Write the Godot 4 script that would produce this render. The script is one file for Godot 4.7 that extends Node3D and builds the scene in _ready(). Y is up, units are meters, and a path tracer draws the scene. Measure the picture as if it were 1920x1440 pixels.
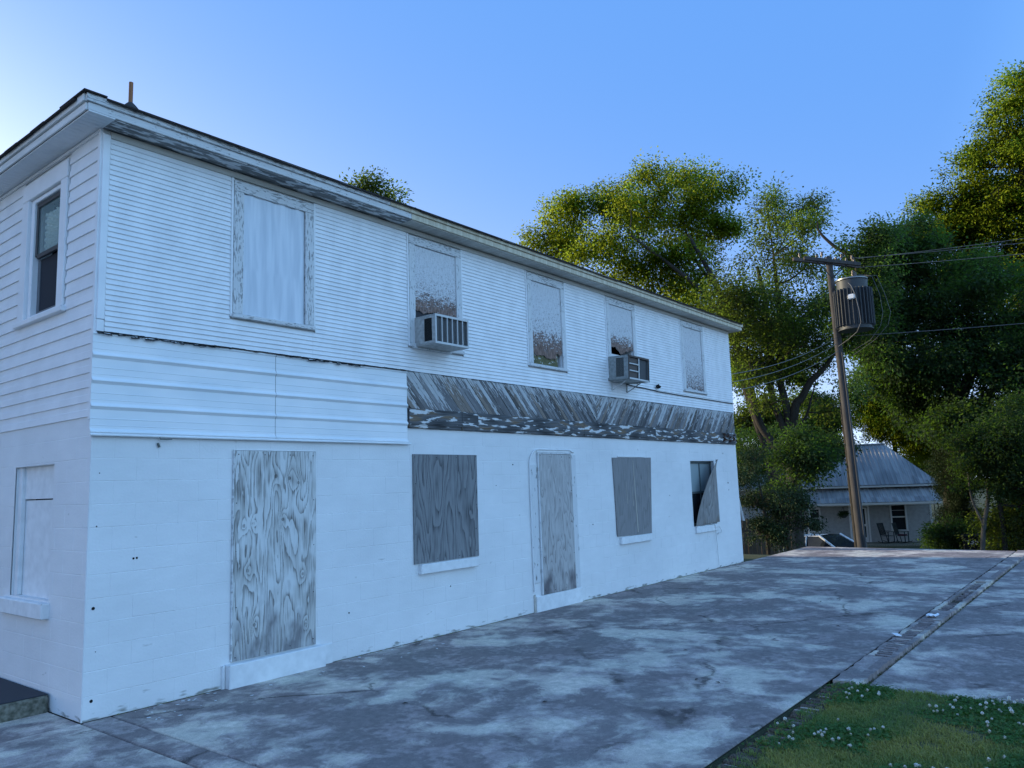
extends Node3D

# ---------------------------------------------------------------- mesh builder
class MB:
	var v := PackedVector3Array()
	var n := PackedVector3Array()
	var uv := PackedVector2Array()
	var c := PackedColorArray()
	var col := Color(1, 1, 1)
	var coloured := false

	func tri3(a: Vector3, b: Vector3, d: Vector3, na: Vector3, nb: Vector3, nd: Vector3, ua: Vector2, ub: Vector2, ud: Vector2) -> void:
		# a, b, d run counter-clockwise seen from outside; stored clockwise
		v.append(a); v.append(d); v.append(b)
		n.append(na); n.append(nd); n.append(nb)
		uv.append(ua); uv.append(ud); uv.append(ub)
		if coloured:
			c.append(col); c.append(col); c.append(col)

	func quad(a: Vector3, b: Vector3, d: Vector3, e: Vector3, u0 := Vector2(0, 0), u1 := Vector2(1, 1)) -> void:
		var nn := (b - a).cross(e - a).normalized()
		if nn.length() < 0.5:
			nn = (d - b).cross(e - b).normalized()
		var ua := Vector2(u0.x, u1.y)
		var ub := Vector2(u1.x, u1.y)
		var ud := Vector2(u1.x, u0.y)
		var ue := Vector2(u0.x, u0.y)
		tri3(a, b, d, nn, nn, nn, ua, ub, ud)
		tri3(a, d, e, nn, nn, nn, ua, ud, ue)

	func quv(a: Vector3, b: Vector3, d: Vector3, e: Vector3, ua: Vector2, ub: Vector2, ud: Vector2, ue: Vector2) -> void:
		var nn := (b - a).cross(d - a).normalized()
		if nn.length() < 0.5:
			nn = (d - a).cross(e - a).normalized()
		tri3(a, b, d, nn, nn, nn, ua, ub, ud)
		tri3(a, d, e, nn, nn, nn, ua, ud, ue)

	# a box of the given size centred on t, edges bevelled; uv in metres, u along x, v along y
	func bar(t: Transform3D, s: Vector3, bev := 0.0, off := Vector2.ZERO, swap := false) -> void:
		var h := s * 0.5
		var bb := minf(bev, minf(h.x, minf(h.y, h.z)) * 0.8)
		for ax in 3:
			for sg in [-1.0, 1.0]:
				var w := Vector3.ZERO
				w[ax] = sg
				var i := (ax + 1) % 3
				var j := (ax + 2) % 3
				var p := []
				for q in [[-1, -1], [1, -1], [1, 1], [-1, 1]]:
					var x := Vector3.ZERO
					x[ax] = sg * h[ax]
					x[i] = q[0] * (h[i] - bb)
					x[j] = q[1] * (h[j] - bb)
					p.append(x)
				if sg < 0:
					p.reverse()
				face(t, p, off, ax, swap)
		if bb <= 0.0:
			return
		for ax in 3:
			var i := (ax + 1) % 3
			var j := (ax + 2) % 3
			for si in [-1.0, 1.0]:
				for sj in [-1.0, 1.0]:
					var p := []
					for q in [[-1, 0], [1, 0], [1, 1], [-1, 1]]:
						var x := Vector3.ZERO
						x[ax] = q[0] * (h[ax] - bb)
						if q[1] == 0:
							x[i] = si * h[i]
							x[j] = sj * (h[j] - bb)
						else:
							x[i] = si * (h[i] - bb)
							x[j] = sj * h[j]
						p.append(x)
					if si * sj < 0:
						p.reverse()
					face(t, p, off, i, swap)

	func face(t: Transform3D, p: Array, off: Vector2, ax: int, swap: bool) -> void:
		var us := []
		for x: Vector3 in p:
			var q := Vector2(x.x, -x.y) if ax == 2 else (Vector2(x.z, -x.y) if ax == 0 else Vector2(x.x, x.z))
			if swap:
				q = Vector2(q.y, q.x)
			us.append(q + off)
		quv(t * (p[0] as Vector3), t * (p[1] as Vector3), t * (p[2] as Vector3), t * (p[3] as Vector3), us[0], us[1], us[2], us[3])

	func box(lo: Vector3, hi: Vector3, bev := 0.0, off := Vector2.ZERO, swap := false) -> void:
		var mid := (lo + hi) * 0.5
		bar(Transform3D(Basis(), mid), hi - lo, bev, off + Vector2(mid.x + mid.z, -mid.y) if not swap else off + Vector2(-mid.y, mid.x + mid.z), swap)

	# a smooth tapered tube through points
	func tube(pts: Array, radii: Array, sides := 8, cap := true, vs := 1.0) -> void:
		var rings := []
		var norms := []
		var up := Vector3(0.13, 0.31, 0.94)
		var along := 0.0
		var lens := []
		for i in pts.size():
			var p: Vector3 = pts[i]
			var dir: Vector3 = (pts[mini(i + 1, pts.size() - 1)] - pts[maxi(i - 1, 0)])
			dir = dir.normalized()
			var x := dir.cross(up)
			if x.length() < 0.05:
				x = dir.cross(Vector3(1, 0, 0))
			x = x.normalized()
			var y := dir.cross(x).normalized()
			up = x.cross(dir)
			var ring := []
			var nr := []
			for k in sides + 1:
				var a := TAU * k / sides
				var o := x * cos(a) + y * sin(a)
				ring.append(p + o * float(radii[i]))
				nr.append(o)
			rings.append(ring)
			norms.append(nr)
			if i > 0:
				along += (pts[i] - pts[i - 1]).length()
			lens.append(along * vs)
		for i in pts.size() - 1:
			for k in sides:
				var u0 := float(k) / sides
				var u1 := float(k + 1) / sides
				tri3(rings[i][k], rings[i][k + 1], rings[i + 1][k + 1], norms[i][k], norms[i][k + 1], norms[i + 1][k + 1], Vector2(u0, lens[i]), Vector2(u1, lens[i]), Vector2(u1, lens[i + 1]))
				tri3(rings[i][k], rings[i + 1][k + 1], rings[i + 1][k], norms[i][k], norms[i + 1][k + 1], norms[i + 1][k], Vector2(u0, lens[i]), Vector2(u1, lens[i + 1]), Vector2(u0, lens[i + 1]))
		if cap:
			for e in [0, pts.size() - 1]:
				for k in sides:
					var w: Vector3 = (pts[e] - pts[1]).normalized() if e == 0 else (pts[e] - pts[e - 1]).normalized()
					if e == 0:
						tri3(pts[e], rings[e][k + 1], rings[e][k], w, w, w, Vector2(0.5, 0), Vector2(0, 0), Vector2(1, 0))
					else:
						tri3(pts[e], rings[e][k], rings[e][k + 1], w, w, w, Vector2(0.5, 0), Vector2(0, 0), Vector2(1, 0))

	# profile of (y, z) points, running from top to bottom, swept along x from x0 to x1
	func sweep(prof: Array, x0: float, x1: float, steps := 1, wob := 0.0, seed_ := 0) -> void:
		var r := RandomNumberGenerator.new()
		r.seed = seed_
		var offs := []
		for i in steps + 1:
			offs.append(r.randf_range(-wob, wob))
		for i in steps:
			var xa := lerpf(x0, x1, float(i) / steps)
			var xb := lerpf(x0, x1, float(i + 1) / steps)
			for k in prof.size() - 1:
				var p: Vector2 = prof[k]
				var q: Vector2 = prof[k + 1]
				quv(Vector3(xa, q.x + offs[i], q.y), Vector3(xb, q.x + offs[i + 1], q.y), Vector3(xb, p.x + offs[i + 1], p.y), Vector3(xa, p.x + offs[i], p.y), Vector2(xa, -q.x), Vector2(xb, -q.x), Vector2(xb, -p.x), Vector2(xa, -p.x))

	func mesh() -> ArrayMesh:
		var a := []
		a.resize(Mesh.ARRAY_MAX)
		a[Mesh.ARRAY_VERTEX] = v
		a[Mesh.ARRAY_NORMAL] = n
		a[Mesh.ARRAY_TEX_UV] = uv
		if coloured:
			a[Mesh.ARRAY_COLOR] = c
		var m := ArrayMesh.new()
		m.add_surface_from_arrays(Mesh.PRIMITIVE_TRIANGLES, a)
		return m

# ---------------------------------------------------------------- naming and grouping
var used := {}

func nm(parent: Node, called: String) -> String:
	var k := str(parent.get_instance_id()) + "/" + called
	var i: int = used.get(k, 0)
	used[k] = i + 1
	return called if i == 0 else "%s_%03d" % [called, i]

func put(called: String, mesh: Mesh, mat: Material, parent: Node3D = self) -> MeshInstance3D:
	var o := MeshInstance3D.new()
	o.name = nm(parent, called)
	o.mesh = mesh
	o.material_override = mat
	parent.add_child(o, true)
	return o

func thing(called: String, label: String, category: String, at := Vector3.ZERO, turn := 0.0, group := "") -> Node3D:
	var o := Node3D.new()
	o.name = nm(self, called)
	add_child(o, true)
	o.position = at
	o.rotation.y = turn
	tag(o, label, category, group)
	return o

func tag(o: Node, label: String, category: String, group := "") -> void:
	o.set_meta("label", label)
	o.set_meta("category", category)
	if group:
		o.set_meta("group", group)

func struct(o: Node, label := "") -> void:
	o.set_meta("kind", "structure")
	if label:
		o.set_meta("label", label)

func stuff(o: Node) -> void:
	o.set_meta("kind", "stuff")

# ---------------------------------------------------------------- textures
var lut := PackedByteArray()

func sb(x: float) -> int:
	return lut[clampi(int(x * 1023.0), 0, 1023)]

func noise(seed_: int, freq: float, w: int, h: int, sx := 1, sy := 1, oct := 3, kind := FastNoiseLite.TYPE_SIMPLEX_SMOOTH, seam := false) -> PackedByteArray:
	var f := FastNoiseLite.new()
	f.seed = seed_
	f.frequency = freq
	f.noise_type = kind
	f.fractal_octaves = oct
	if oct == 1:
		f.fractal_type = FastNoiseLite.FRACTAL_NONE
	var im: Image
	if seam:
		im = f.get_seamless_image(maxi(4, w / sx), maxi(4, h / sy))
	else:
		im = f.get_image(maxi(4, w / sx), maxi(4, h / sy))
	if sx > 1 or sy > 1:
		im.resize(w, h, Image.INTERPOLATE_CUBIC)
	im.convert(Image.FORMAT_L8)
	return im.get_data()

func tex(w: int, h: int, px: PackedByteArray) -> ImageTexture:
	return ImageTexture.create_from_image(Image.create_from_data(w, h, false, Image.FORMAT_RGB8, px))

func bump_tex(w: int, h: int, grey: PackedByteArray, amount: float) -> ImageTexture:
	var im := Image.create_from_data(w, h, false, Image.FORMAT_L8, grey)
	im.convert(Image.FORMAT_RGB8)
	im.bump_map_to_normal_map(amount)
	return ImageTexture.create_from_image(im)

func mat(c: Color, rough := 0.8, metal := 0.0) -> StandardMaterial3D:
	var m := StandardMaterial3D.new()
	m.albedo_color = c.linear_to_srgb()
	m.roughness = rough
	m.metallic = metal
	m.metallic_specular = 0.35
	m.cull_mode = BaseMaterial3D.CULL_DISABLED
	return m

func tmat(t: Texture2D, rough := 0.85, scale := Vector3.ONE, nrm: Texture2D = null, ns := 1.0) -> StandardMaterial3D:
	var m := mat(Color(1, 1, 1), rough)
	m.albedo_texture = t
	m.uv1_scale = scale
	if nrm:
		m.normal_enabled = true
		m.normal_texture = nrm
		m.normal_scale = ns
	return m

# plywood: contour lines of a stretched height field, with knots, wear and residue of paint
func ply_tex(w: int, h: int, seed_: int, light: Color, dark: Color, lines: float, contrast: float, stain_h: float, stain: Color, knots: int, paint: Color, paint_amt: float) -> ImageTexture:
	var r := RandomNumberGenerator.new()
	r.seed = seed_
	var base := noise(seed_, 0.013 * 256.0 / w, w, h, 1, 6, 2)
	var warp := noise(seed_ + 1, 0.03, w, h, 1, 3, 3)
	var fine := noise(seed_ + 2, 0.35, w, h, 1, 24, 2)
	var blot := noise(seed_ + 3, 0.016, w, h, 1, 2, 4)
	var kn := []
	for i in knots:
		kn.append(Vector3(r.randf_range(0.08, 0.92) * w, (0.12 + 0.24 * (i % 4) + r.randf_range(-0.05, 0.05)) * h, r.randf_range(5.0, 9.0) * w / 256.0))
	var px := PackedByteArray()
	px.resize(w * h * 3)
	for y in h:
		var fy := float(y) / h
		for x in w:
			var i := y * w + x
			var g := base[i] / 255.0 + (warp[i] / 255.0 - 0.5) * 0.12
			var ring := 0.0
			for k: Vector3 in kn:
				var dx := absf(x - k.x)
				if dx < k.z * 5.0:
					var dy := absf(y - k.y)
					if dy < k.z * 9.0:
						var e := exp(-(dx * dx + dy * dy * 0.35) / (k.z * k.z * 3.0))
						g += e * 0.35
						if dx * dx + dy * dy < k.z * k.z * 0.35:
							ring = 0.5
			var band := g * lines
			band = band - floorf(band)
			var line := pow(band, 2.2) if band < 0.93 else (1.0 - band) / 0.07
			var f := fine[i] / 255.0
			var d := clampf(line * contrast * (0.55 + 0.9 * f) + (f - 0.5) * 0.75 + ring, 0.0, 1.0)
			var cr := lerpf(light.r, dark.r, d)
			var cg := lerpf(light.g, dark.g, d)
			var cb := lerpf(light.b, dark.b, d)
			var bl := blot[i] / 255.0
			if paint_amt > 0.0:
				var p := clampf((bl * 0.7 + (1.0 - d) * 0.55 - 1.0 + paint_amt) * 2.6, 0.0, 1.0)
				cr = lerpf(cr, paint.r, p)
				cg = lerpf(cg, paint.g, p)
				cb = lerpf(cb, paint.b, p)
			var s := clampf((fy - 1.0 + stain_h + (bl - 0.5) * 0.5) / 0.30, 0.0, 0.92) if stain_h > 0.0 else 0.0
			var k2 := 0.75 + 0.5 * f
			px[i * 3] = sb(lerpf(cr, stain.r * k2, s))
			px[i * 3 + 1] = sb(lerpf(cg, stain.g * k2, s))
			px[i * 3 + 2] = sb(lerpf(cb, stain.b * k2, s))
	return tex(w, h, px)

# flaking white paint over strand board, worse towards the bottom
func osb_tex(w: int, h: int, seed_: int, rot: float, flakes: float) -> ImageTexture:
	var a := noise(seed_, 0.11, w, h, 1, 1, 3)
	var b := noise(seed_ + 5, 0.09, w, h, 3, 1, 3)
	var s := noise(seed_ + 9, 0.02, w, h, 1, 1, 3)
	var st := noise(seed_ + 12, 0.12, w, h, 1, 4, 3)
	var fl := noise(seed_ + 20, 0.16, w, h, 2, 1, 3)
	var fm := noise(seed_ + 23, 0.16, w, h, 1, 3, 3)
	var px := PackedByteArray()
	px.resize(w * h * 3)
	for y in h:
		var fy := float(y) / h
		for x in w:
			var i := y * w + x
			var lowness := clampf((fy - (1.0 - rot)) / 0.22 + (s[i] / 255.0 - 0.5) * 0.7 + (a[i] / 255.0 - 0.5) * 1.2 + (b[i] / 255.0 - 0.5) * 1.2, 0.0, 1.0)
			var ridge := absf(a[i] / 255.0 - 0.5) + absf(b[i] / 255.0 - 0.5) * 0.8
			var thr := 0.055 * flakes + lowness * 0.75 + clampf(fy - 0.25, 0.0, 1.0) * 0.05 * flakes
			var bare := clampf((thr - ridge) * 16.0, 0.0, 1.0)
			bare = maxf(bare, clampf((maxf(fl[i], fm[i]) / 255.0 - 0.825 + 0.30 * fy * fy * flakes + lowness * 0.2) * 9.0, 0.0, 1.0))
			var q := st[i] / 255.0
			var wd := 0.58 + q * 0.14
			var br := lerpf(0.07, 0.30, q)
			px[i * 3] = sb(lerpf(wd, br * 1.18, bare))
			px[i * 3 + 1] = sb(lerpf(wd, br * lerpf(0.96, 0.76, lowness), bare))
			px[i * 3 + 2] = sb(lerpf(wd * 1.01, br * lerpf(0.90, 0.60, lowness), bare))
	return tex(w, h, px)

# grey wood under peeling white paint; grain runs down the picture
func peel_tex(w: int, h: int, seed_: int, paint_at_top: float, amount: float, wood_lo: Color, wood_hi: Color, sy := 10, seam := true, mf := 0.05) -> ImageTexture:
	var g := noise(seed_, 0.22, w, h, 1, sy * 2, 3, FastNoiseLite.TYPE_SIMPLEX_SMOOTH, seam)
	var m := noise(seed_ + 3, mf, w, h, 1, maxi(1, sy / 3), 4, FastNoiseLite.TYPE_SIMPLEX_SMOOTH, seam)
	var t := noise(seed_ + 7, 0.02, w, h, 1, 2, 3, FastNoiseLite.TYPE_SIMPLEX_SMOOTH, seam)
	var px := PackedByteArray()
	px.resize(w * h * 3)
	for y in h:
		var fy := float(y) / h
		for x in w:
			var i := y * w + x
			var gg := g[i] / 255.0
			var wood := clampf(gg * 0.75 + t[i] / 255.0 * 0.35 - 0.05, 0.0, 1.0)
			var p := (m[i] / 255.0 - 0.5) * 1.25 + (t[i] / 255.0 - 0.5) * 0.5 + (gg - 0.5) * 0.35 + amount + paint_at_top * (0.5 - fy)
			p = clampf(p * 14.0, 0.0, 1.0)
			var wh := 0.60 + 0.14 * gg
			px[i * 3] = sb(lerpf(lerpf(wood_lo.r, wood_hi.r, wood), wh, p))
			px[i * 3 + 1] = sb(lerpf(lerpf(wood_lo.g, wood_hi.g, wood), wh, p))
			px[i * 3 + 2] = sb(lerpf(lerpf(wood_lo.b, wood_hi.b, wood), wh * 0.99, p))
	return tex(w, h, px)

# two-tone mottle that repeats
func mottle_tex(w: int, h: int, seed_: int, freq: float, lo: Color, hi: Color, sx := 1, sy := 1, oct := 4, gain := 1.6) -> ImageTexture:
	var a := noise(seed_, freq, w, h, sx, sy, oct, FastNoiseLite.TYPE_SIMPLEX_SMOOTH, true)
	var px := PackedByteArray()
	px.resize(w * h * 3)
	for i in w * h:
		var t := clampf((a[i] / 255.0 - 0.5) * gain + 0.5, 0.0, 1.0)
		px[i * 3] = sb(lerpf(lo.r, hi.r, t))
		px[i * 3 + 1] = sb(lerpf(lo.g, hi.g, t))
		px[i * 3 + 2] = sb(lerpf(lo.b, hi.b, t))
	return tex(w, h, px)

# old concrete: grey-brown, with dark mildew, a pale worn film, grit, pits and hairline cracks
func warped(seed_: int, freq: float, w: int, h: int, oct: int, amp: float) -> PackedByteArray:
	var f := FastNoiseLite.new()
	f.seed = seed_
	f.frequency = freq
	f.noise_type = FastNoiseLite.TYPE_SIMPLEX_SMOOTH
	f.fractal_octaves = oct
	f.domain_warp_enabled = true
	f.domain_warp_amplitude = amp / freq
	f.domain_warp_frequency = freq * 0.8
	f.domain_warp_fractal_octaves = 3
	var im := f.get_image(w, h)
	im.convert(Image.FORMAT_L8)
	return im.get_data()

func concrete_tex(w: int, h: int, seed_: int, metres: float, dark_amt: float) -> ImageTexture:
	var k := metres / w
	var big := warped(seed_, 0.62 * k, w, h, 6, 0.6)
	var mid := warped(seed_ + 1, 2.8 * k, w, h, 5, 0.6)
	var film := warped(seed_ + 2, 1.7 * k, w, h, 6, 0.8)
	var sm := noise(seed_ + 3, 9.0 * k, w, h, 1, 1, 4)
	var wrp := noise(seed_ + 4, 0.8 * k, w, h, 1, 1, 3)
	var cf := FastNoiseLite.new()
	cf.seed = seed_ + 5
	cf.noise_type = FastNoiseLite.TYPE_CELLULAR
	cf.frequency = 0.36 * k
	cf.fractal_type = FastNoiseLite.FRACTAL_NONE
	cf.cellular_return_type = FastNoiseLite.RETURN_DISTANCE2_SUB
	cf.domain_warp_enabled = true
	cf.domain_warp_amplitude = 0.35 / k
	cf.domain_warp_frequency = 1.2 * k
	var cim := cf.get_image(w, h, false, false, false)
	cim.convert(Image.FORMAT_L8)
	var crk := cim.get_data()
	var cmin := 255
	for q in crk:
		cmin = mini(cmin, q)
	var r := RandomNumberGenerator.new()
	r.seed = seed_
	var px := PackedByteArray()
	px.resize(w * h * 3)
	for i in w * h:
		var b := big[i] / 255.0
		var m := mid[i] / 255.0
		var s := sm[i] / 255.0
		var gr := r.randf()
		var d := clampf((b * 0.62 + m * 0.30 + s * 0.16 - 0.43 + dark_amt * 0.4) / 0.27, 0.0, 1.0)
		d = d * d * (3.0 - 2.0 * d)
		var fi := clampf((film[i] / 255.0 * 0.75 + s * 0.25 - 0.52) / 0.13, 0.0, 1.0) * (1.0 - 0.65 * d) * (0.6 + 0.8 * s)
		var v := lerpf(0.53, 0.205, d)
		v = lerpf(v, 0.64, fi * 0.5)
		v *= (0.80 + 0.40 * gr) * (0.80 + 0.40 * s)
		if gr > 0.990:
			v *= 0.45
		elif gr < 0.006:
			v *= 1.5
		var c := clampf(1.0 - (crk[i] - cmin) / 2.5, 0.0, 1.0) * clampf((wrp[i] / 255.0 - 0.45) * 5.0, 0.0, 1.0)
		v *= 1.0 - 0.6 * c
		var warm := wrp[i] / 255.0
		px[i * 3] = sb(v * lerpf(1.06, 1.15, warm))
		px[i * 3 + 1] = sb(v * lerpf(0.97, 0.92, d))
		px[i * 3 + 2] = sb(v * lerpf(0.80, 0.86, d))
	return tex(w, h, px)

# white masonry paint: soft blotches, grime at the foot
func masonry_tex(w: int, h: int, seed_: int) -> ImageTexture:
	var a := noise(seed_, 0.006, w, h, 1, 1, 4)
	var b := noise(seed_ + 1, 0.05, w, h, 2, 1, 4)
	var c2 := noise(seed_ + 2, 0.10, w, h, 3, 1, 4)
	var px := PackedByteArray()
	px.resize(w * h * 3)
	for y in h:
		var up := 1.0 - float(y) / h
		for x in w:
			var i := y * w + x
			var v := 0.775 + (a[i] / 255.0 - 0.5) * 0.09 + (b[i] / 255.0 - 0.5) * 0.04
			var grime := clampf((0.002 - up + (c2[i] / 255.0 - 0.5) * 0.085) * 45.0, 0.0, 0.8)
			var spot := clampf((b[i] / 255.0 - 0.86) * 9.0, 0.0, 0.35)
			var g2 := maxf(grime, spot)
			px[i * 3] = sb(lerpf(v, 0.17, g2))
			px[i * 3 + 1] = sb(lerpf(v * 0.995, 0.165, g2))
			px[i * 3 + 2] = sb(lerpf(v * 0.98, 0.13, g2))
	return tex(w, h, px)

# ---------------------------------------------------------------- world
const L := 14.3       # length of the long wall
const SUN := Vector3(-0.25, 0.28, -0.965)
var rng := RandomNumberGenerator.new()
var M := {}

func _ready() -> void:
	# ---- camera
	var yaw := deg_to_rad(38.579)
	var pitch := deg_to_rad(7.5037)
	var roll := deg_to_rad(-1.9157)
	var f := Vector3(cos(yaw) * cos(pitch), sin(pitch), -sin(yaw) * cos(pitch))
	var r := f.cross(Vector3.UP).normalized()
	var u := r.cross(f)
	var cam := Camera3D.new()
	cam.name = "camera"
	cam.transform = Transform3D(Basis(r * cos(roll) + u * sin(roll), u * cos(roll) - r * sin(roll), -f), Vector3(-3.0604, 1.88, 7.2647))
	cam.fov = 52.631
	cam.near = 0.05
	cam.far = 600.0
	add_child(cam)
	# ---- sky, sun, exposure
	var env := Environment.new()
	env.background_mode = Environment.BG_SKY
	env.sky = Sky.new()
	env.sky.sky_material = sky_material()
	env.tonemap_mode = Environment.TONE_MAPPER_LINEAR
	env.tonemap_exposure = 1.12
	env.sdfgi_enabled = true
	env.ssao_enabled = true
	env.ssil_enabled = true
	var we := WorldEnvironment.new()
	we.name = "world_environment"
	we.environment = env
	add_child(we)
	var sun := DirectionalLight3D.new()
	sun.name = "sun"
	sun.light_color = Color(1.0, 0.93, 0.78)
	sun.light_energy = 1.6
	sun.light_angular_distance = 0.5
	sun.shadow_enabled = true
	add_child(sun)
	sun.look_at_from_position(SUN.normalized() * 50.0, Vector3.ZERO, Vector3.UP)

	lut.resize(1024)
	for i in 1024:
		lut[i] = int(Color(i / 1023.0, 0, 0).linear_to_srgb().r * 255.0 + 0.5)
	rng.seed = 7
	materials()
	ground()
	white_building()
	air_conditioners()
	far_house()
	utility_pole()
	trees()
	lawn()
	small_things()

func sky_material() -> PanoramaSkyMaterial:
	var w := 512
	var h := 256
	var im := Image.create(w, h, false, Image.FORMAT_RGBF)
	var s := SUN.normalized()
	for y in h:
		var el := (0.5 - (y + 0.5) / h) * PI
		for x in w:
			var az := (x + 0.5) / w * TAU
			var d := Vector3(sin(az) * cos(el), sin(el), -cos(az) * cos(el))
			var up := maxf(d.y, 0.0)
			var cg := d.dot(s)
			var ang := acos(clampf(cg, -1.0, 1.0))
			var hz := pow(1.0 - up, 8.0)
			var antisun := pow(maxf(-cg, 0.0), 1.1)  # sky opposite the sun, out of view, brightened to light the long wall
			var c := (Vector3(0.138, 0.385, 0.955) + Vector3(0.60, 1.00, 1.24) * antisun).lerp(Vector3(0.84, 1.10, 1.45) + Vector3(0.10, 0.05, 0.0) * clampf(cg * 2.0, -1.0, 1.0), hz)
			var glow := minf(47.0 * exp(-ang / 0.30 - 6.5 * up), 1.3)
			c += Vector3(0.86, 0.82, 0.66) * glow
			c *= 1.0 / 1.12 + 0.07 * antisun
			im.set_pixel(x, y, Color(c.x, c.y, c.z))
	var p := PanoramaSkyMaterial.new()
	p.panorama = ImageTexture.create_from_image(im)
	return p

func materials() -> void:
	var white_lo := Color(0.55, 0.55, 0.53)
	var white_hi := Color(0.80, 0.80, 0.79)
	var pore := noise(12, 0.22, 2048, 400, 1, 1, 3)
	M.masonry = tmat(masonry_tex(1536, 384, 11), 0.75, Vector3(1.0 / 14.3, 1.0 / 2.7, 1), bump_tex(2048, 400, pore, 1.0), 0.22)
	M.siding = tmat(mottle_tex(512, 256, 21, 0.02, Color(0.80, 0.80, 0.80), Color(0.89, 0.89, 0.89), 1, 1, 4, 1.5), 0.5, Vector3(0.35, 0.7, 1))
	M.siding.uv1_triplanar = true
	M.siding.uv1_world_triplanar = true
	M.siding.uv1_scale = Vector3(0.3, 0.45, 0.3)
	M.vinyl = tmat(mottle_tex(256, 256, 22, 0.02, Color(0.80, 0.80, 0.80), Color(0.87, 0.87, 0.87), 1, 1, 3, 1.4), 0.45, Vector3(0.5, 0.5, 1))
	M.vinyl.uv1_triplanar = true
	M.vinyl.uv1_world_triplanar = true
	M.vinyl.uv1_scale = Vector3(0.4, 0.4, 0.4)
	M.metal_panel = tmat(mottle_tex(512, 128, 23, 0.02, Color(0.78, 0.81, 0.82), Color(0.87, 0.88, 0.88), 4, 1, 3, 1.4), 0.4, Vector3(0.4, 0.8, 1))
	M.sheet = tmat(mottle_tex(256, 256, 24, 0.03, Color(0.60, 0.64, 0.69), Color(0.74, 0.77, 0.81), 1, 6, 3, 1.6), 0.4, Vector3(1.2, 0.7, 1))
	M.trim = tmat(peel_tex(256, 512, 31, 0.0, 0.40, Color(0.25, 0.25, 0.25), Color(0.48, 0.47, 0.46), 12, true, 0.13), 0.8, Vector3(1.3, 0.65, 1))
	M.trim_worn = tmat(peel_tex(256, 512, 34, 0.0, 0.22, Color(0.22, 0.22, 0.22), Color(0.50, 0.49, 0.48), 12, true, 0.13), 0.85, Vector3(1.3, 0.65, 1))
	M.diag = tmat(slat_tex(1152, 256, 41), 0.9, Vector3.ONE)
	M.beam = tmat(beam_tex(1024, 128, 45), 0.9, Vector3.ONE)
	M.soffit_bare = tmat(peel_tex(128, 512, 51, 0.0, -0.02, Color(0.10, 0.10, 0.10), Color(0.38, 0.38, 0.37), 10), 0.9, Vector3(1.5, 0.35, 1))
	M.cream = tmat(mottle_tex(256, 256, 52, 0.03, Color(0.52, 0.44, 0.31), Color(0.72, 0.64, 0.49), 4, 1, 4, 1.3), 0.6, Vector3(0.4, 1.5, 1))
	M.cream_soffit = tmat(mottle_tex(256, 256, 53, 0.03, Color(0.44, 0.40, 0.34), Color(0.58, 0.55, 0.49), 4, 1, 3, 1.3), 0.7, Vector3(0.4, 1.5, 1))
	M.fascia_white = tmat(mottle_tex(256, 256, 54, 0.03, Color(0.62, 0.62, 0.60), Color(0.82, 0.82, 0.80), 4, 1, 3, 1.3), 0.5, Vector3(0.5, 1.5, 1))
	M.shingle = tmat(mottle_tex(256, 256, 55, 0.2, Color(0.025, 0.022, 0.022), Color(0.075, 0.065, 0.06), 1, 1, 3), 0.95, Vector3(1.5, 1.5, 1))
	M.door1 = tmat(ply_tex(256, 512, 61, Color(0.56, 0.55, 0.52), Color(0.13, 0.12, 0.11), 5.0, 0.8, 0.20, Color(0.20, 0.19, 0.19), 10, Color(0.68, 0.68, 0.66), 0.36), 0.85)
	M.win1 = tmat(ply_tex(256, 288, 67, Color(0.25, 0.25, 0.25), Color(0.05, 0.05, 0.055), 5.0, 0.75, 0.0, Color(0.1, 0.1, 0.1), 0, Color(0.6, 0.6, 0.6), 0.0), 0.85)
	M.door2 = tmat(ply_tex(160, 400, 69, Color(0.50, 0.475, 0.455), Color(0.20, 0.18, 0.17), 5.0, 0.65, 0.16, Color(0.13, 0.115, 0.12), 0, Color(0.52, 0.50, 0.48), 0.22), 0.85)
	M.win2 = tmat(ply_tex(192, 256, 73, Color(0.27, 0.26, 0.255), Color(0.12, 0.115, 0.11), 3.0, 0.45, 0.0, Color(0.1, 0.1, 0.1), 0, Color(0.6, 0.6, 0.6), 0.0), 0.85)
	M.win3 = tmat(ply_tex(192, 256, 77, Color(0.30, 0.285, 0.27), Color(0.10, 0.09, 0.085), 4.0, 0.6, 0.10, Color(0.17, 0.13, 0.10), 0, Color(0.5, 0.48, 0.45), 0.1), 0.85)
	M.osb1 = tmat(osb_tex(192, 320, 81, 0.28, 1.3), 0.8)
	M.osb2 = tmat(osb_tex(192, 320, 82, 0.33, 1.1), 0.8)
	M.osb3 = tmat(osb_tex(192, 320, 83, 0.36, 1.0), 0.8)
	M.osb4 = tmat(osb_tex(192, 320, 84, 0.06, 1.2), 0.8)
	var grey := noise(91, 0.06, 512, 512, 1, 1, 4, FastNoiseLite.TYPE_SIMPLEX_SMOOTH, true)
	M.n_rough = bump_tex(512, 512, grey, 3.0)
	M.drive_near = tmat(concrete_tex(1536, 1234, 101, 6.1, 0.22), 0.92, Vector3(1.0 / 6.1, 1.0 / 4.9, 1))
	M.drive = tmat(concrete_tex(1536, 600, 102, 12.55, 0.24), 0.92, Vector3(1.0 / 12.55, 1.0 / 4.9, 1))
	M.slab = tmat(concrete_tex(1536, 768, 111, 15.0, 0.34), 0.9, Vector3(1.0 / 15.0, 1.0 / 7.5, 1))
	M.walk = tmat(concrete_tex(900, 900, 121, 5.0, 0.15), 0.9, Vector3(1.0 / 5.0, 1.0 / 5.0, 1))
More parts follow.
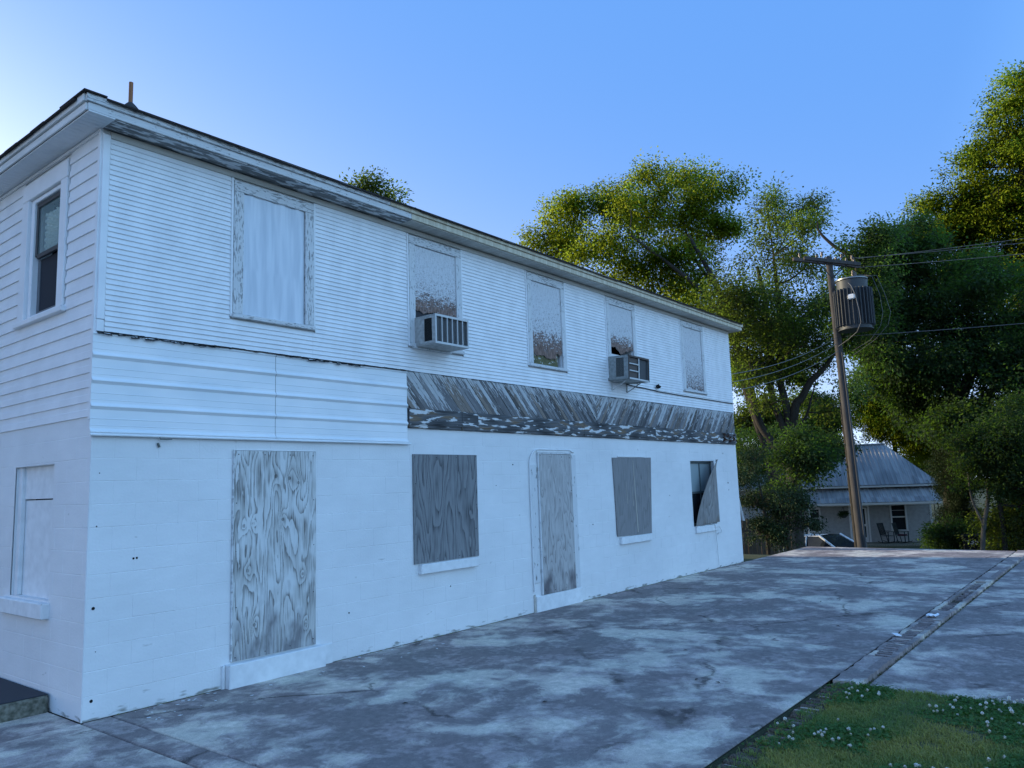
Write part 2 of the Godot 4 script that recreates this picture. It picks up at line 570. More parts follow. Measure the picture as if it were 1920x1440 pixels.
	M.kerb = tmat(concrete_tex(1024, 64, 131, 8.0, 0.22), 0.95, Vector3(1.0 / 8.0, 1.0 / 0.5, 1))
	M.soil = tmat(mottle_tex(512, 512, 141, 0.05, Color(0.05, 0.06, 0.028), Color(0.13, 0.125, 0.07)), 1.0, Vector3(0.6, 0.6, 1))
	M.earth = tmat(mottle_tex(512, 512, 142, 0.02, Color(0.025, 0.04, 0.012), Color(0.075, 0.075, 0.035)), 1.0, Vector3(0.1, 0.1, 1))
	M.asphalt = tmat(mottle_tex(256, 256, 143, 0.15, Color(0.04, 0.04, 0.042), Color(0.065, 0.063, 0.06)), 0.95, Vector3(0.5, 0.5, 1))
	M.moss = tmat(mottle_tex(256, 256, 144, 0.08, Color(0.02, 0.02, 0.012), Color(0.055, 0.06, 0.025)), 1.0, Vector3(2, 2, 1))
	M.brick = tmat(mottle_tex(256, 256, 145, 0.08, Color(0.035, 0.03, 0.022), Color(0.15, 0.115, 0.085)), 0.95, Vector3(3, 3, 1))
	M.stepstone = tmat(mottle_tex(256, 256, 146, 0.06, Color(0.10, 0.10, 0.075), Color(0.25, 0.24, 0.19)), 0.95, Vector3(1, 1, 1))
	M.bark = tmat(peel_tex(256, 512, 151, 0.0, -0.9, Color(0.012, 0.011, 0.010), Color(0.085, 0.074, 0.062), 3), 1.0, Vector3(2, 0.6, 1))
	M.bark_pale = tmat(peel_tex(128, 256, 152, 0.0, -0.9, Color(0.05, 0.05, 0.045), Color(0.20, 0.18, 0.15), 3), 1.0, Vector3(2, 0.6, 1))
	M.polewood = tmat(peel_tex(128, 512, 153, 0.0, -0.9, Color(0.035, 0.033, 0.032), Color(0.12, 0.11, 0.105), 12), 0.95, Vector3(2, 0.35, 1))
	M.roofmetal = tmat(mottle_tex(512, 256, 154, 0.03, Color(0.21, 0.21, 0.21), Color(0.37, 0.365, 0.36), 1, 12, 4, 1.7), 0.5, Vector3(0.12, 0.2, 1))
	M.shaded_housepaint = tmat(mottle_tex(256, 256, 155, 0.04, Color(0.34, 0.34, 0.335), Color(0.40, 0.40, 0.395)), 0.7, Vector3(0.4, 0.4, 1))  # white paint greyed, with tree shade on the house put into it
	M.dark = mat(Color(0.012, 0.012, 0.013), 0.9)
	M.felt = mat(Color(0.012, 0.012, 0.014), 0.85)
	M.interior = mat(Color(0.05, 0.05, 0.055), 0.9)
	M.white = mat(Color(0.78, 0.78, 0.77), 0.5)
	M.offwhite = mat(Color(0.62, 0.62, 0.60), 0.6)
	M.frame_dark = mat(Color(0.05, 0.055, 0.06), 0.5)
	M.ac_case = tmat(mottle_tex(128, 128, 156, 0.05, Color(0.34, 0.33, 0.31), Color(0.50, 0.49, 0.46)), 0.5, Vector3(2, 2, 1))
	M.ac_case2 = tmat(mottle_tex(128, 128, 157, 0.05, Color(0.26, 0.27, 0.26), Color(0.38, 0.39, 0.37)), 0.5, Vector3(2, 2, 1))
	M.ac_rust = mat(Color(0.09, 0.07, 0.06), 0.7)
	M.ac_mesh = mat(Color(0.07, 0.075, 0.075), 0.6)
	M.fin = mat(Color(0.25, 0.26, 0.265), 0.4, 0.5)
	M.copper = mat(Color(0.30, 0.13, 0.06), 0.5, 0.3)
	M.lead = mat(Color(0.06, 0.062, 0.066), 0.6)
	M.cable = mat(Color(0.03, 0.03, 0.032), 0.6)
	M.wire = mat(Color(0.16, 0.16, 0.16), 0.5)
	M.wire_pale = mat(Color(0.42, 0.42, 0.42), 0.5)
	M.tank = mat(Color(0.065, 0.07, 0.072), 0.5)
	M.porcelain = mat(Color(0.10, 0.07, 0.055), 0.3)
	M.paper = mat(Color(0.82, 0.83, 0.84), 0.8)
	M.glass = mat(Color(0.02, 0.025, 0.03), 0.06)
	M.glass.metallic_specular = 0.3
	var pane := StandardMaterial3D.new()
	pane.albedo_color = Color(0.75, 0.85, 0.85, 0.16)
	pane.transparency = BaseMaterial3D.TRANSPARENCY_ALPHA
	pane.roughness = 0.03
	pane.metallic_specular = 0.12
	pane.cull_mode = BaseMaterial3D.CULL_DISABLED
	M.pane = pane
	M.curtain = mat(Color(0.55, 0.60, 0.52), 0.9)
	M.mat_dark = mat(Color(0.045, 0.047, 0.055), 0.8)
	M.carpaint = mat(Color(0.78, 0.78, 0.77), 0.25)
	M.carpaint.clearcoat_enabled = true
	M.carpaint.clearcoat = 0.6
	M.rubber = mat(Color(0.02, 0.02, 0.02), 0.8)
	M.alloy = mat(Color(0.35, 0.35, 0.36), 0.35, 0.7)
	M.lamp_red = mat(Color(0.30, 0.02, 0.02), 0.2)
	M.lamp_clear = mat(Color(0.55, 0.57, 0.58), 0.15)
	M.bin = mat(Color(0.012, 0.016, 0.02), 0.6)
	M.rocker = mat(Color(0.012, 0.02, 0.022), 0.5)
	M.cushion = mat(Color(0.08, 0.02, 0.03), 0.9)
	M.fence = tmat(peel_tex(128, 256, 158, 0.0, -0.9, Color(0.04, 0.03, 0.022), Color(0.14, 0.10, 0.07), 8), 0.95, Vector3(1, 0.6, 1))
	for k in M:
		if M[k] is StandardMaterial3D:
			M[k].resource_name = k
	for k in ["drive", "slab", "walk", "kerb"]:
		var m: StandardMaterial3D = M[k]
		m.normal_enabled = false

# 24 bare boards side by side, each with its own tone and its own rest of white paint
func slat_tex(w: int, h: int, seed_: int) -> ImageTexture:
	var r := RandomNumberGenerator.new()
	r.seed = seed_
	var g := noise(seed_, 0.20, w, h, 1, 16, 3)
	var m := noise(seed_ + 3, 0.055, w, h, 1, 4, 4)
	var tone := []
	var lim := []
	var warm := []
	for k in 24:
		tone.append(r.randf_range(0.07, 0.24))
		lim.append(r.randf_range(0.7, 1.1) if r.randf() < 0.22 else r.randf_range(0.02, 0.42))
		warm.append(r.randf_range(0.72, 0.86) if r.randf() < 0.22 else r.randf_range(0.95, 1.04))
	var px := PackedByteArray()
	px.resize(w * h * 3)
	for y in h:
		var fy := float(y) / h
		for x in w:
			var i := y * w + x
			var k := int(float(x) * 24.0 / w)
			var gg := g[i] / 255.0
			var mm := m[i] / 255.0
			var br: float = tone[k] * (0.55 + 1.0 * gg)
			var p := clampf((float(lim[k]) - fy + (mm - 0.5) * 1.5 + (gg - 0.5) * 0.35) * 14.0, 0.0, 1.0)
			p = maxf(p, clampf((mm - 0.80) * 14.0, 0.0, 1.0))
			var wh := 0.36 + 0.24 * gg
			px[i * 3] = sb(lerpf(br * 1.04, wh, p))
			px[i * 3 + 1] = sb(lerpf(br * lerpf(1.0, float(warm[k]), 0.5), wh, p))
			px[i * 3 + 2] = sb(lerpf(br * float(warm[k]), wh * 0.99, p))
	return tex(w, h, px)

func beam_tex(w: int, h: int, seed_: int) -> ImageTexture:
	var g := noise(seed_, 0.2, w, h, 24, 1, 3)
	var m := noise(seed_ + 3, 0.026, w, h, 2, 1, 5)
	var t := noise(seed_ + 7, 0.012, w, h, 2, 1, 3)
	var px := PackedByteArray()
	px.resize(w * h * 3)
	for i in w * h:
		var gg := g[i] / 255.0
		var wood := clampf(gg * 0.8 + (t[i] / 255.0 - 0.5) * 0.8, 0.0, 1.0)
		var p := clampf(((m[i] / 255.0 - 0.71) * 1.5 + (gg - 0.5) * 0.25 + (t[i] / 255.0 - 0.5) * 0.35) * 12.0, 0.0, 1.0)
		var warm := clampf((t[i] / 255.0 - 0.62) * 6.0, 0.0, 1.0)
		var br := lerpf(0.035, 0.22, wood)
		px[i * 3] = sb(lerpf(br * lerpf(1.0, 1.15, warm), 0.64, p))
		px[i * 3 + 1] = sb(lerpf(br * lerpf(1.0, 0.85, warm), 0.64, p))
		px[i * 3 + 2] = sb(lerpf(br * lerpf(1.02, 0.6, warm), 0.63, p))
	return tex(w, h, px)

# ---------------------------------------------------------------- ground
func land(x: float, z: float) -> float:
	var x0 := 18.9 if z > -0.3 else 16.5
	var t := clampf((x - x0) / 8.0, 0.0, 1.0)
	t = t * t * (3.0 - 2.0 * t)
	return -0.06 - 1.88 * t - 0.45 * clampf((x - 32.0) / 12.0, 0.0, 1.0)

func ground() -> void:
	# one sheet out to the horizon, finer near the drive
	var xs := []
	var zs := []
	for v: float in [-300, -150, -70, -30, -14, -6, 0, 6, 10, 14, 15.5, 16.5, 17.5, 18.5, 18.8, 19.2, 19.6, 20.2, 21, 22, 23, 24, 25, 26, 27, 29, 33, 40, 60, 110, 200, 400]:
		xs.append(v)
	for v: float in [-400, -200, -90, -45, -25, -14, -8, -4, -2, -0.6, -0.3, -0.25, 0.5, 3, 6, 10, 16, 25, 45, 90, 200, 400]:
		zs.append(v)
	var b := MB.new()
	for i in xs.size() - 1:
		for j in zs.size() - 1:
			var x0: float = xs[i]
			var x1: float = xs[i + 1]
			var z0: float = zs[j]
			var z1: float = zs[j + 1]
			b.quv(Vector3(x0, land(x0, z1), z1), Vector3(x1, land(x1, z1), z1), Vector3(x1, land(x1, z0), z0), Vector3(x0, land(x0, z0), z0), Vector2(x0, z1), Vector2(x1, z1), Vector2(x1, z0), Vector2(x0, z0))
	var g := put("ground", b.mesh(), M.earth)
	struct(g)
	# the drive beside the long wall, cast in bays
	var d := Node3D.new()
	d.name = "driveway"
	add_child(d)
	struct(d)
	var cuts := [0.256, 6.1, 12.4, 18.62]
	var bays := cuts.size() - 1
	for i in bays:
		var s := MB.new()
		var x0: float = cuts[i] + 0.0015
		var x1: float = cuts[i + 1] - 0.0015
		for half in 2:
			var z0 := 0.012 if half == 0 else 2.203
			var z1 := 2.197 if half == 0 else 4.80
			slab(s, x0, x1, z0, z1, 0.0, -0.16)
		put("slab", s.mesh(), M.drive_near if i == 0 else M.drive, d)
	# joint filler, a few millimetres down
	var jf := MB.new()
	jf.box(Vector3(0.25, -0.15, 0.02), Vector3(18.6, -0.012, 4.8))
	put("joint_filler", jf.mesh(), M.moss, d)
	# walk in front of the short wall
	var wk := Node3D.new()
	wk.name = "walkway"
	add_child(wk)
	struct(wk)
	for q in [[-2.4, -0.008, -0.6, 2.9], [-5.0, -2.412, -0.6, 2.9], [-2.4, -0.008, 2.912, 5.0], [-5.0, -2.412, 2.912, 5.0], [0.004, 0.245, 0.012, 4.8], [-2.4, -0.008, -4.0, -0.612]]:
		var s := MB.new()
		slab(s, q[0], q[1], q[2], q[3], 0.0, -0.14)
		put("slab", s.mesh(), M.walk, wk)
	# unseen concrete apron before the short side, laid to reflect light onto it
	var fc := MB.new()
	for q in [[-9.9, -5.01], [-14.9, -9.91]]:
		for w2 in [[-12.0, -4.01], [-4.0, 3.99], [4.0, 12.0]]:
			slab(fc, q[0], q[1], w2[0], w2[1], -0.01, -0.15)
	struct(put("unseen_forecourt", fc.mesh(), M.walk))
	# the slab on the far side of the kerb lies a little lower
	var fs := Node3D.new()
	fs.name = "side_slab"
	add_child(fs)
	struct(fs)
	for q in [[4.45, 9.4], [9.41, 14.2], [14.21, 18.6]]:
		for w in [[5.11, 8.2], [8.21, 12.5]]:
			var s := MB.new()
			slab(s, q[0], q[1], w[0], w[1], -0.03, -0.19)
			put("slab", s.mesh(), M.slab, fs)
	# kerb strip of half buried bricks under worn mortar
	var kb := Node3D.new()
	kb.name = "kerb"
	add_child(kb)
	struct(kb)
	var base := MB.new()
	base.box(Vector3(0.3, -0.2, 4.80), Vector3(4.5, -0.016, 5.10))
	base.box(Vector3(4.5, -0.2, 4.80), Vector3(18.6, -0.05, 5.10))
	put("bedding", base.mesh(), M.moss, kb)
	var rr := RandomNumberGenerator.new()
	rr.seed = 5
	var covers := [[4.55, 5.75, 0.02], [8.2, 9.0, 0.016], [12.4, 18.6, 0.018]]
	for q in covers:
		var s := MB.new()
		ragged_slab(s, q[0], q[1], 4.85, 5.095, q[2], rr)
		put("mortar_cap", s.mesh(), M.kerb, kb)
	var rails := [[5.6, 8.3], [8.9, 12.5]]
	for q in rails:
		for w in [[4.835, 4.885], [5.035, 5.096]]:
			var s := MB.new()
			ragged_slab(s, q[0], q[1], w[0], w[1], 0.010, rr)
			put("mortar_edge", s.mesh(), M.kerb, kb)
	var x := 1.0
	while x < 12.4:
		var in_cap := (x > 4.5 and x < 5.7) or (x > 8.15 and x < 8.95)
		if not in_cap:
			var lawn_side := x < 4.5
			var s := MB.new()
			var w := rr.randf_range(0.066, 0.082)
			var top := rr.randf_range(0.002, 0.02) if lawn_side else rr.randf_range(-0.030, -0.018)
			var t := Transform3D(Basis(Vector3.UP, rr.randf_range(-0.05, 0.05)), Vector3(x + w * 0.5, top - 0.04, 4.965 + rr.randf_range(-0.012, 0.012)))
			s.bar(t, Vector3(w, 0.08, rr.randf_range(0.17, 0.2)), 0.012, Vector2(rr.randf(), rr.randf()))
			put("brick", s.mesh(), M.brick, kb)
			if not lawn_side and x < 8.2:
				var rb := MB.new()
				rb.bar(Transform3D(Basis(Vector3.UP, rr.randf_range(-0.04, 0.04)), Vector3(x + w + 0.016, -0.016, 4.96)), Vector3(rr.randf_range(0.034, 0.048), 0.055, 0.16), 0.006, Vector2(rr.randf() * 8.0, rr.randf()))
				put("mortar_rib", rb.mesh(), M.kerb, kb)
			elif rr.randf() < 0.75:
				var rb := MB.new()
				rb.bar(Transform3D(Basis(Vector3.UP, rr.randf_range(-0.08, 0.08)), Vector3(x + w + 0.014, -0.02 + rr.randf_range(-0.006, 0.004), 4.96 + rr.randf_range(-0.03, 0.03))), Vector3(rr.randf_range(0.016, 0.03), 0.05, rr.randf_range(0.08, 0.17)), 0.006, Vector2(rr.randf() * 8.0, rr.randf()))
				put("mortar_rib", rb.mesh(), M.kerb, kb)
		x += 0.104
	# the street below
	var st := MB.new()
	st.box(Vector3(27.5, -2.6, -60), Vector3(32.5, -1.925, 60))
	struct(put("street", st.mesh(), M.asphalt))

func slab(s: MB, x0: float, x1: float, z0: float, z1: float, top: float, bottom: float) -> void:
	var b := 0.008
	var nx := maxi(1, int((x1 - x0) / 0.8))
	# top in strips, so that the far edge can be a little uneven
	for i in nx:
		var xa := lerpf(x0 + b, x1 - b, float(i) / nx)
		var xb := lerpf(x0 + b, x1 - b, float(i + 1) / nx)
		s.quv(Vector3(xa, top, z1 - b), Vector3(xb, top, z1 - b), Vector3(xb, top, z0 + b), Vector3(xa, top, z0 + b), Vector2(xa, z1), Vector2(xb, z1), Vector2(xb, z0), Vector2(xa, z0))
		s.quv(Vector3(xa, top - b, z1), Vector3(xb, top - b, z1), Vector3(xb, top, z1 - b), Vector3(xa, top, z1 - b), Vector2(xa, z1), Vector2(xb, z1), Vector2(xb, z1), Vector2(xa, z1))
		s.quv(Vector3(xb, top - b, z0), Vector3(xa, top - b, z0), Vector3(xa, top, z0 + b), Vector3(xb, top, z0 + b), Vector2(xb, z0), Vector2(xa, z0), Vector2(xa, z0), Vector2(xb, z0))
	for e in [[x0, x0 + b, -1.0], [x1, x1 - b, 1.0]]:
		var p := [Vector3(e[0], top - b, z0), Vector3(e[0], top - b, z1), Vector3(e[1], top, z1 - b), Vector3(e[1], top, z0 + b)]
		var q := [Vector3(e[0], bottom, z0), Vector3(e[0], bottom, z1), Vector3(e[0], top - b, z1), Vector3(e[0], top - b, z0)]
		if e[2] > 0:
			p.reverse()
			q.reverse()
		for w in [p, q]:
			s.quv(w[0], w[1], w[2], w[3], Vector2(e[0], z0), Vector2(e[0], z1), Vector2(e[0], z1), Vector2(e[0], z0))
	s.quv(Vector3(x0, bottom, z1), Vector3(x1, bottom, z1), Vector3(x1, top - b, z1), Vector3(x0, top - b, z1), Vector2(x0, z1), Vector2(x1, z1), Vector2(x1, z1), Vector2(x0, z1))
	s.quv(Vector3(x1, bottom, z0), Vector3(x0, bottom, z0), Vector3(x0, top - b, z0), Vector3(x1, top - b, z0), Vector2(x1, z0), Vector2(x0, z0), Vector2(x0, z0), Vector2(x1, z0))

func ragged_slab(s: MB, x0: float, x1: float, z0: float, z1: float, top: float, rr: RandomNumberGenerator) -> void:
	var nseg := maxi(3, int((x1 - x0) / 0.07))
	var pts := []
	for i in nseg + 1:
		var j := minf(0.012, (z1 - z0) * 0.2)
		pts.append([lerpf(x0, x1, float(i) / nseg), z0 + rr.randf_range(-j, j), z1 + rr.randf_range(-j, j) * 0.6, top + rr.randf_range(-0.004, 0.004)])
	for i in nseg:
		var a: Array = pts[i]
		var c: Array = pts[i + 1]
		var ua := Vector2(a[0], a[2])
		var ub := Vector2(c[0], c[2])
		s.quv(Vector3(a[0], a[3], a[2]), Vector3(c[0], c[3], c[2]), Vector3(c[0], c[3], c[1]), Vector3(a[0], a[3], a[1]), ua, ub, Vector2(c[0], c[1]), Vector2(a[0], a[1]))
		s.quv(Vector3(a[0], -0.06, a[2] + 0.004), Vector3(c[0], -0.06, c[2] + 0.004), Vector3(c[0], c[3], c[2]), Vector3(a[0], a[3], a[2]), ua, ub, ub, ua)
		s.quv(Vector3(c[0], -0.06, c[1] - 0.004), Vector3(a[0], -0.06, a[1] - 0.004), Vector3(a[0], a[3], a[1]), Vector3(c[0], c[3], c[1]), ua, ub, ub, ua)
	var e: Array = pts[0]
	s.quv(Vector3(e[0], -0.06, e[1]), Vector3(e[0], -0.06, e[2]), Vector3(e[0], e[3], e[2]), Vector3(e[0], e[3], e[1]), Vector2(e[0], 5), Vector2(e[0], 5), Vector2(e[0], 5), Vector2(e[0], 5))

# ---------------------------------------------------------------- the white building
func cut_rects(rects: Array, hole: Rect2) -> Array:
	var out := []
	for q: Rect2 in rects:
		if not q.intersects(hole):
			out.append(q)
			continue
		var i := q.intersection(hole)
		if i.position.x > q.position.x + 0.004:
			out.append(Rect2(q.position, Vector2(i.position.x - q.position.x, q.size.y)))
		if i.end.x < q.end.x - 0.004:
			out.append(Rect2(Vector2(i.end.x, q.position.y), Vector2(q.end.x - i.end.x, q.size.y)))
		if i.position.y > q.position.y + 0.004:
			out.append(Rect2(Vector2(i.position.x, q.position.y), Vector2(i.size.x, i.position.y - q.position.y)))
		if i.end.y < q.end.y - 0.004:
			out.append(Rect2(Vector2(i.position.x, i.end.y), Vector2(i.size.x, q.end.y - i.end.y)))
	return out

func holed(b: MB, area: Rect2, holes: Array, w0: float, w1: float) -> void:
	var rects := [area]
	for h: Rect2 in holes:
		rects = cut_rects(rects, h)
	for q: Rect2 in rects:
		b.box(Vector3(q.position.x, q.position.y, w0), Vector3(q.end.x, q.end.y, w1))

func block_face(b: MB, q: Rect2, z: float, uoff: float) -> void:
	var e := minf(0.0055, minf(q.size.x, q.size.y) * 0.3)
	var x0 := q.position.x
	var x1 := q.end.x
	var y0 := q.position.y
	var y1 := q.end.y
	var zb := -0.0020
	var o := [Vector3(x0, y0, zb), Vector3(x1, y0, zb), Vector3(x1, y1, zb), Vector3(x0, y1, zb)]
	var i := [Vector3(x0 + e, y0 + e, z), Vector3(x1 - e, y0 + e, z), Vector3(x1 - e, y1 - e, z), Vector3(x0 + e, y1 - e, z)]
	var uvo := []
	for p: Vector3 in o:
		uvo.append(Vector2(p.x + uoff, 2.7 - p.y))
	b.quv(i[0], i[1], i[2], i[3], uvo[0], uvo[1], uvo[2], uvo[3])
	for k in 4:
		var m := (k + 1) % 4
		b.quv(o[k], o[m], i[m], i[k], uvo[k], uvo[m], uvo[m], uvo[k])

func blocks(house: Node3D, u0: float, u1: float, top: float, holes: Array, front: bool, single_until: float) -> void:
	var h := 0.2048
	var rr := RandomNumberGenerator.new()
	rr.seed = 3 if front else 4
	var rest := MB.new()
	for row in 13:
		var y0 := row * h
		var y1 := minf(y0 + h, top)
		var x := u0 - (0.2048 if row % 2 == 1 else 0.0)
		while x < u1:
			var q := Rect2(maxf(x, u0), y0, minf(x + 0.4096, u1) - maxf(x, u0), y1 - y0)
			var z := rr.randf_range(-0.0008, 0.0012)
			x += 0.4096
			if q.size.x < 0.01:
				continue
			var parts := [q]
			for hh: Rect2 in holes:
				parts = cut_rects(parts, hh)
			if parts.is_empty():
				continue
			var alone: bool = (q.position.x > -2.5) if front else (q.position.x < single_until)
			var b: MB = MB.new() if alone else rest
			for pq: Rect2 in parts:
				block_face(b, pq, z, 5.0 if front else 0.0)
			if alone:
				var o := put("block", b.mesh(), M.masonry, house)
				if front:
					o.rotation.y = -PI / 2
	if rest.v.size():
		var o := put("block", rest.mesh(), M.masonry, house)
		stuff(o)
		if front:
			o.rotation.y = -PI / 2

func turned(o: Node3D) -> Node3D:
	o.rotation.y = -PI / 2
	return o

func casing(parent: Node3D, x0: float, x1: float, y0: float, y1: float, iw: float, top: float, m: Material, m2: Material, sill_out := 0.05) -> void:
	var rr := RandomNumberGenerator.new()
	rr.seed = int(x0 * 100)
	for s in [[x0, x0 + iw], [x1 - iw, x1]]:
		var b := MB.new()
		b.box(Vector3(s[0], y0 + 0.05, -0.03), Vector3(s[1], y1 - top, 0.028), 0.004, Vector2(rr.randf(), rr.randf()))
		put("side_casing", b.mesh(), m, parent)
	var b := MB.new()
	b.box(Vector3(x0, y1 - top + 0.001, -0.03), Vector3(x1, y1, 0.030), 0.004, Vector2(rr.randf(), rr.randf()), true)
	put("head_casing", b.mesh(), m2, parent)
	b = MB.new()
	b.box(Vector3(x0 - 0.01, y0, -0.03), Vector3(x1 + 0.01, y0 + 0.045, sill_out), 0.005, Vector2(rr.randf(), rr.randf()), true)
	put("sill", b.mesh(), m, parent)
	for x in [x0 - 0.028, x1 + 0.003]:
		b = MB.new()
		b.box(Vector3(x, y0 + 0.01, -0.01), Vector3(x + 0.025, y1 + 0.02, 0.022), 0.003)
		put("siding_channel", b.mesh(), M.vinyl, parent)

# a board whose lower edge is rotted to a ragged line
func ragged_board(x0: float, x1: float, y_top: float, y_low: Callable, z: float, thick: float, cols := 40, rows := 10) -> MB:
	var b := MB.new()
	var yb := []
	for i in cols + 1:
		yb.append(float(y_low.call(float(i) / cols)))
	var span := y_top - float(yb.min())
	for i in cols:
		var xa := lerpf(x0, x1, float(i) / cols)
		var xb := lerpf(x0, x1, float(i + 1) / cols)
		var ua := float(i) / cols
		var ub := float(i + 1) / cols
		var ya: float = yb[i]
		var yc: float = yb[i + 1]
		b.quv(Vector3(xa, ya, z), Vector3(xb, yc, z), Vector3(xb, y_top, z), Vector3(xa, y_top, z), Vector2(ua, (y_top - ya) / span), Vector2(ub, (y_top - yc) / span), Vector2(ub, 0), Vector2(ua, 0))
		b.quv(Vector3(xa, ya, z - thick), Vector3(xb, yc, z - thick), Vector3(xb, yc, z), Vector3(xa, ya, z), Vector2(ua, 1), Vector2(ub, 1), Vector2(ub, 1), Vector2(ua, 1))
		b.quv(Vector3(xb, yc, z - thick), Vector3(xa, ya, z - thick), Vector3(xa, y_top, z - thick), Vector3(xb, y_top, z - thick), Vector2(ub, 1), Vector2(ua, 1), Vector2(ua, 0), Vector2(ub, 0))
	return b

func wob(t: float, s: float) -> float:
	return sin(t * 17.0 + s) * 0.5 + sin(t * 41.0 + s * 2.3) * 0.3 + sin(t * 97.0 + s * 3.1) * 0.2

func panel(x0: float, x1: float, y0: float, y1: float, z: float, thick: float) -> MB:
	var b := MB.new()
	var nx := 8
	var ny := 10
	var rr := RandomNumberGenerator.new()
	rr.seed = int(x0 * 1000)
	var ph := rr.randf() * 6.0
	for i in nx:
		for j in ny:
			var p := []
			for q in [[i, j], [i + 1, j], [i + 1, j + 1], [i, j + 1]]:
				var s: float = float(q[0]) / nx
				var t: float = float(q[1]) / ny
				p.append([Vector3(lerpf(x0, x1, s), lerpf(y0, y1, t), z + 0.004 * sin(s * 5.0 + ph) * sin(t * 4.0 + ph * 2.0)), Vector2(s, 1.0 - t)])
			b.quv(p[0][0], p[1][0], p[2][0], p[3][0], p[0][1], p[1][1], p[2][1], p[3][1])
	var zb := z - thick
	b.quad(Vector3(x0, y0, zb), Vector3(x0, y0, z), Vector3(x0, y1, z), Vector3(x0, y1, zb), Vector2(0, 0), Vector2(0.02, 1))
	b.quad(Vector3(x1, y0, z), Vector3(x1, y0, zb), Vector3(x1, y1, zb), Vector3(x1, y1, z), Vector2(0.98, 0), Vector2(1, 1))
	b.quad(Vector3(x0, y1, z), Vector3(x1, y1, z), Vector3(x1, y1, zb), Vector3(x0, y1, zb), Vector2(0, 0), Vector2(1, 0.02))
	b.quad(Vector3(x0, y0, zb), Vector3(x1, y0, zb), Vector3(x1, y0, z), Vector3(x0, y0, z), Vector2(0, 0.98), Vector2(1, 1))
	return b

